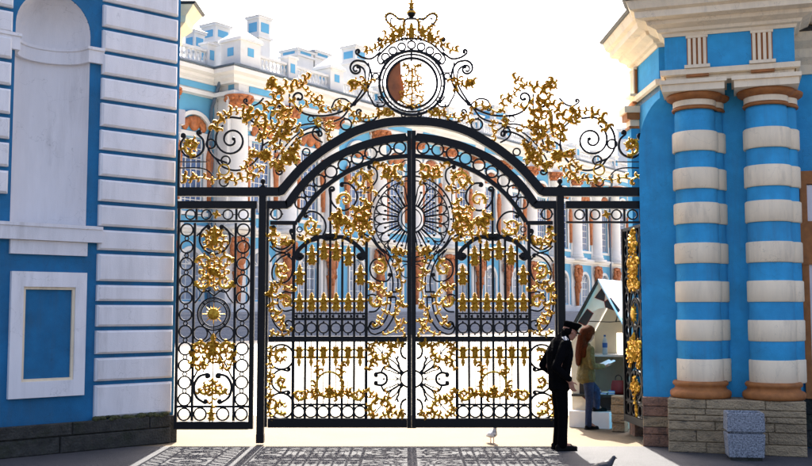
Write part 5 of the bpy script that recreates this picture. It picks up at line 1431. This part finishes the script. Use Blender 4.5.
chain(a, [(Pw(.0,0,.065),.094), (Pw(-.02,0,.06),.10), (Pw(-.06,0,.02),.098), (Pw(-.09,0,-.07),.082), ((-.12,0,1.30),.085,(.75,1.2,1)), ((-.15,0,1.17),.075,(.6,1.35,1)), ((-.16,.0,1.05),.05,(.5,1.5,1))])
for sy in (-1, 1): chain(a, [(Pw(.02,sy*.05,.07),.05), (Pw(.0,sy*.078,.02),.042), (Pw(-.01,sy*.085,-.06),.04), ((-.06,sy*.10,1.29),.042), ((-.10,sy*.10,1.17),.035)])
remeshed(a, 'hair', 'brown_hair', wm, .009, 2)
for sy in (-1, 1):
    a = MB(); a.ball(Pw(.084, sy*.03, .008), .008, 8, 6); a.build('eye', 'booth_black', wm, True)
pp = thing('paper_sheets', 'white paper sheets held open in the hands at the kiosk', 'papers', (0,0,0))
fr = Matrix.Rotation(R(18), 4, 'Z'); base_ = Vector((wp.x, 16.2, 0.0))
pp.location = base_ + fr @ Vector((.36, 0, 1.025)); pp.rotation_euler = (0, R(-22), R(18))
for sy in (-1, 1):
    a = MB(); n = 8
    top_ = []
    for i in range(n+1):
        f = i/n; yy = sy*(.0+.125*f); zz = .035*math.sin(f*PI*.8)+.002
        top_.append((yy, zz))
    for i in range(n):
        (y0, z0), (y1, z1) = top_[i], top_[i+1]
        a.add([(-.09,y0,z0),(.10,y0,z0),(.10,y1,z1),(-.09,y1,z1),(-.09,y0,z0-.003),(.10,y0,z0-.003),(.10,y1,z1-.003),(-.09,y1,z1-.003)], [(0,1,2,3),(7,6,5,4),(0,4,5,1),(2,6,7,3)])
    a.build('sheet', 'paper', pp)

# ================================================================== PIGEONS
def pigeon(name, label, loc, rz, body_m, pose):
    t = thing(name, label, 'pigeon', loc, rz)
    a = MB()
    if pose == 'stand':
        chain(a, [((-.16,0,.085),.012,(1.4,1.5,.6)), ((-.09,0,.105),.034,(1.2,1,.9)), ((-.02,0,.125),.052), ((.05,0,.14),.052), ((.085,0,.17),.036), ((.10,0,.215),.025), ((.108,0,.243),.025)])
    else:
        chain(a, [((-.19,0,.075),.012,(1.4,1.6,.6)), ((-.10,0,.095),.036,(1.2,1,.9)), ((-.02,0,.11),.055), ((.06,0,.125),.055), ((.11,0,.155),.038), ((.14,0,.195),.025), ((.155,0,.215),.025)])
    hx_, hz = ((.108, .243) if pose == 'stand' else (.155, .215))
    bd = remeshed(a, 'body', body_m, t, .006, 3)
    a = MB(); a.lathe([(.008,0),(.005,.014),(.001,.024)], n=8); o_ = a.build('beak', 'beak', t, True); o_.location = (hx_+.02, 0, hz-.004); o_.rotation_euler = (0, R(105), 0)
    for sy in (-1, 1):
        a = MB(); a.tube([(.0,sy*.022,.085),(.012,sy*.024,.045),(.004,sy*.024,.008)], .0055, 6); 
        for dx, dy in ((.032,0),(.024,.018),(.024,-.018),(-.02,0)): a.tube([(.004,sy*.024,.006),(.004+dx,sy*.024+dy,.004)], .004, 5)
        a.build('leg', 'pigeon_leg', t)
        a = MB(); chain(a, [((.055,sy*.045,.135),.02,(1,.5,1.4)), ((-.02,sy*.05,.122),.03,(1.2,.4,1)), ((-.10,sy*.035,.098),.018,(1.6,.5,.7)), ((-.16,sy*.018,.086),.008)]); remeshed(a, 'wing', body_m, t, .006, 2)
        a = MB(); a.ball((hx_+.01, sy*.021, hz+.005), .004, 8, 6); a.build('eye', 'booth_black', t)
    return t
q = on_y(492, 441.5, 14.45)
pigeon('pigeon', 'pale grey and white pigeon standing on the sand under the gate', (q.x, 14.45, 0.002), R(-70), 'pigeon_white', 'stand')
q = on_y(600, 470, 11.9)
pigeon('pigeon', 'dark pigeon walking on the pavement in front of the uniformed man', (on_y(601, 470, 11.55).x, 11.55, .005), R(8), 'pigeon_dark', 'walk')
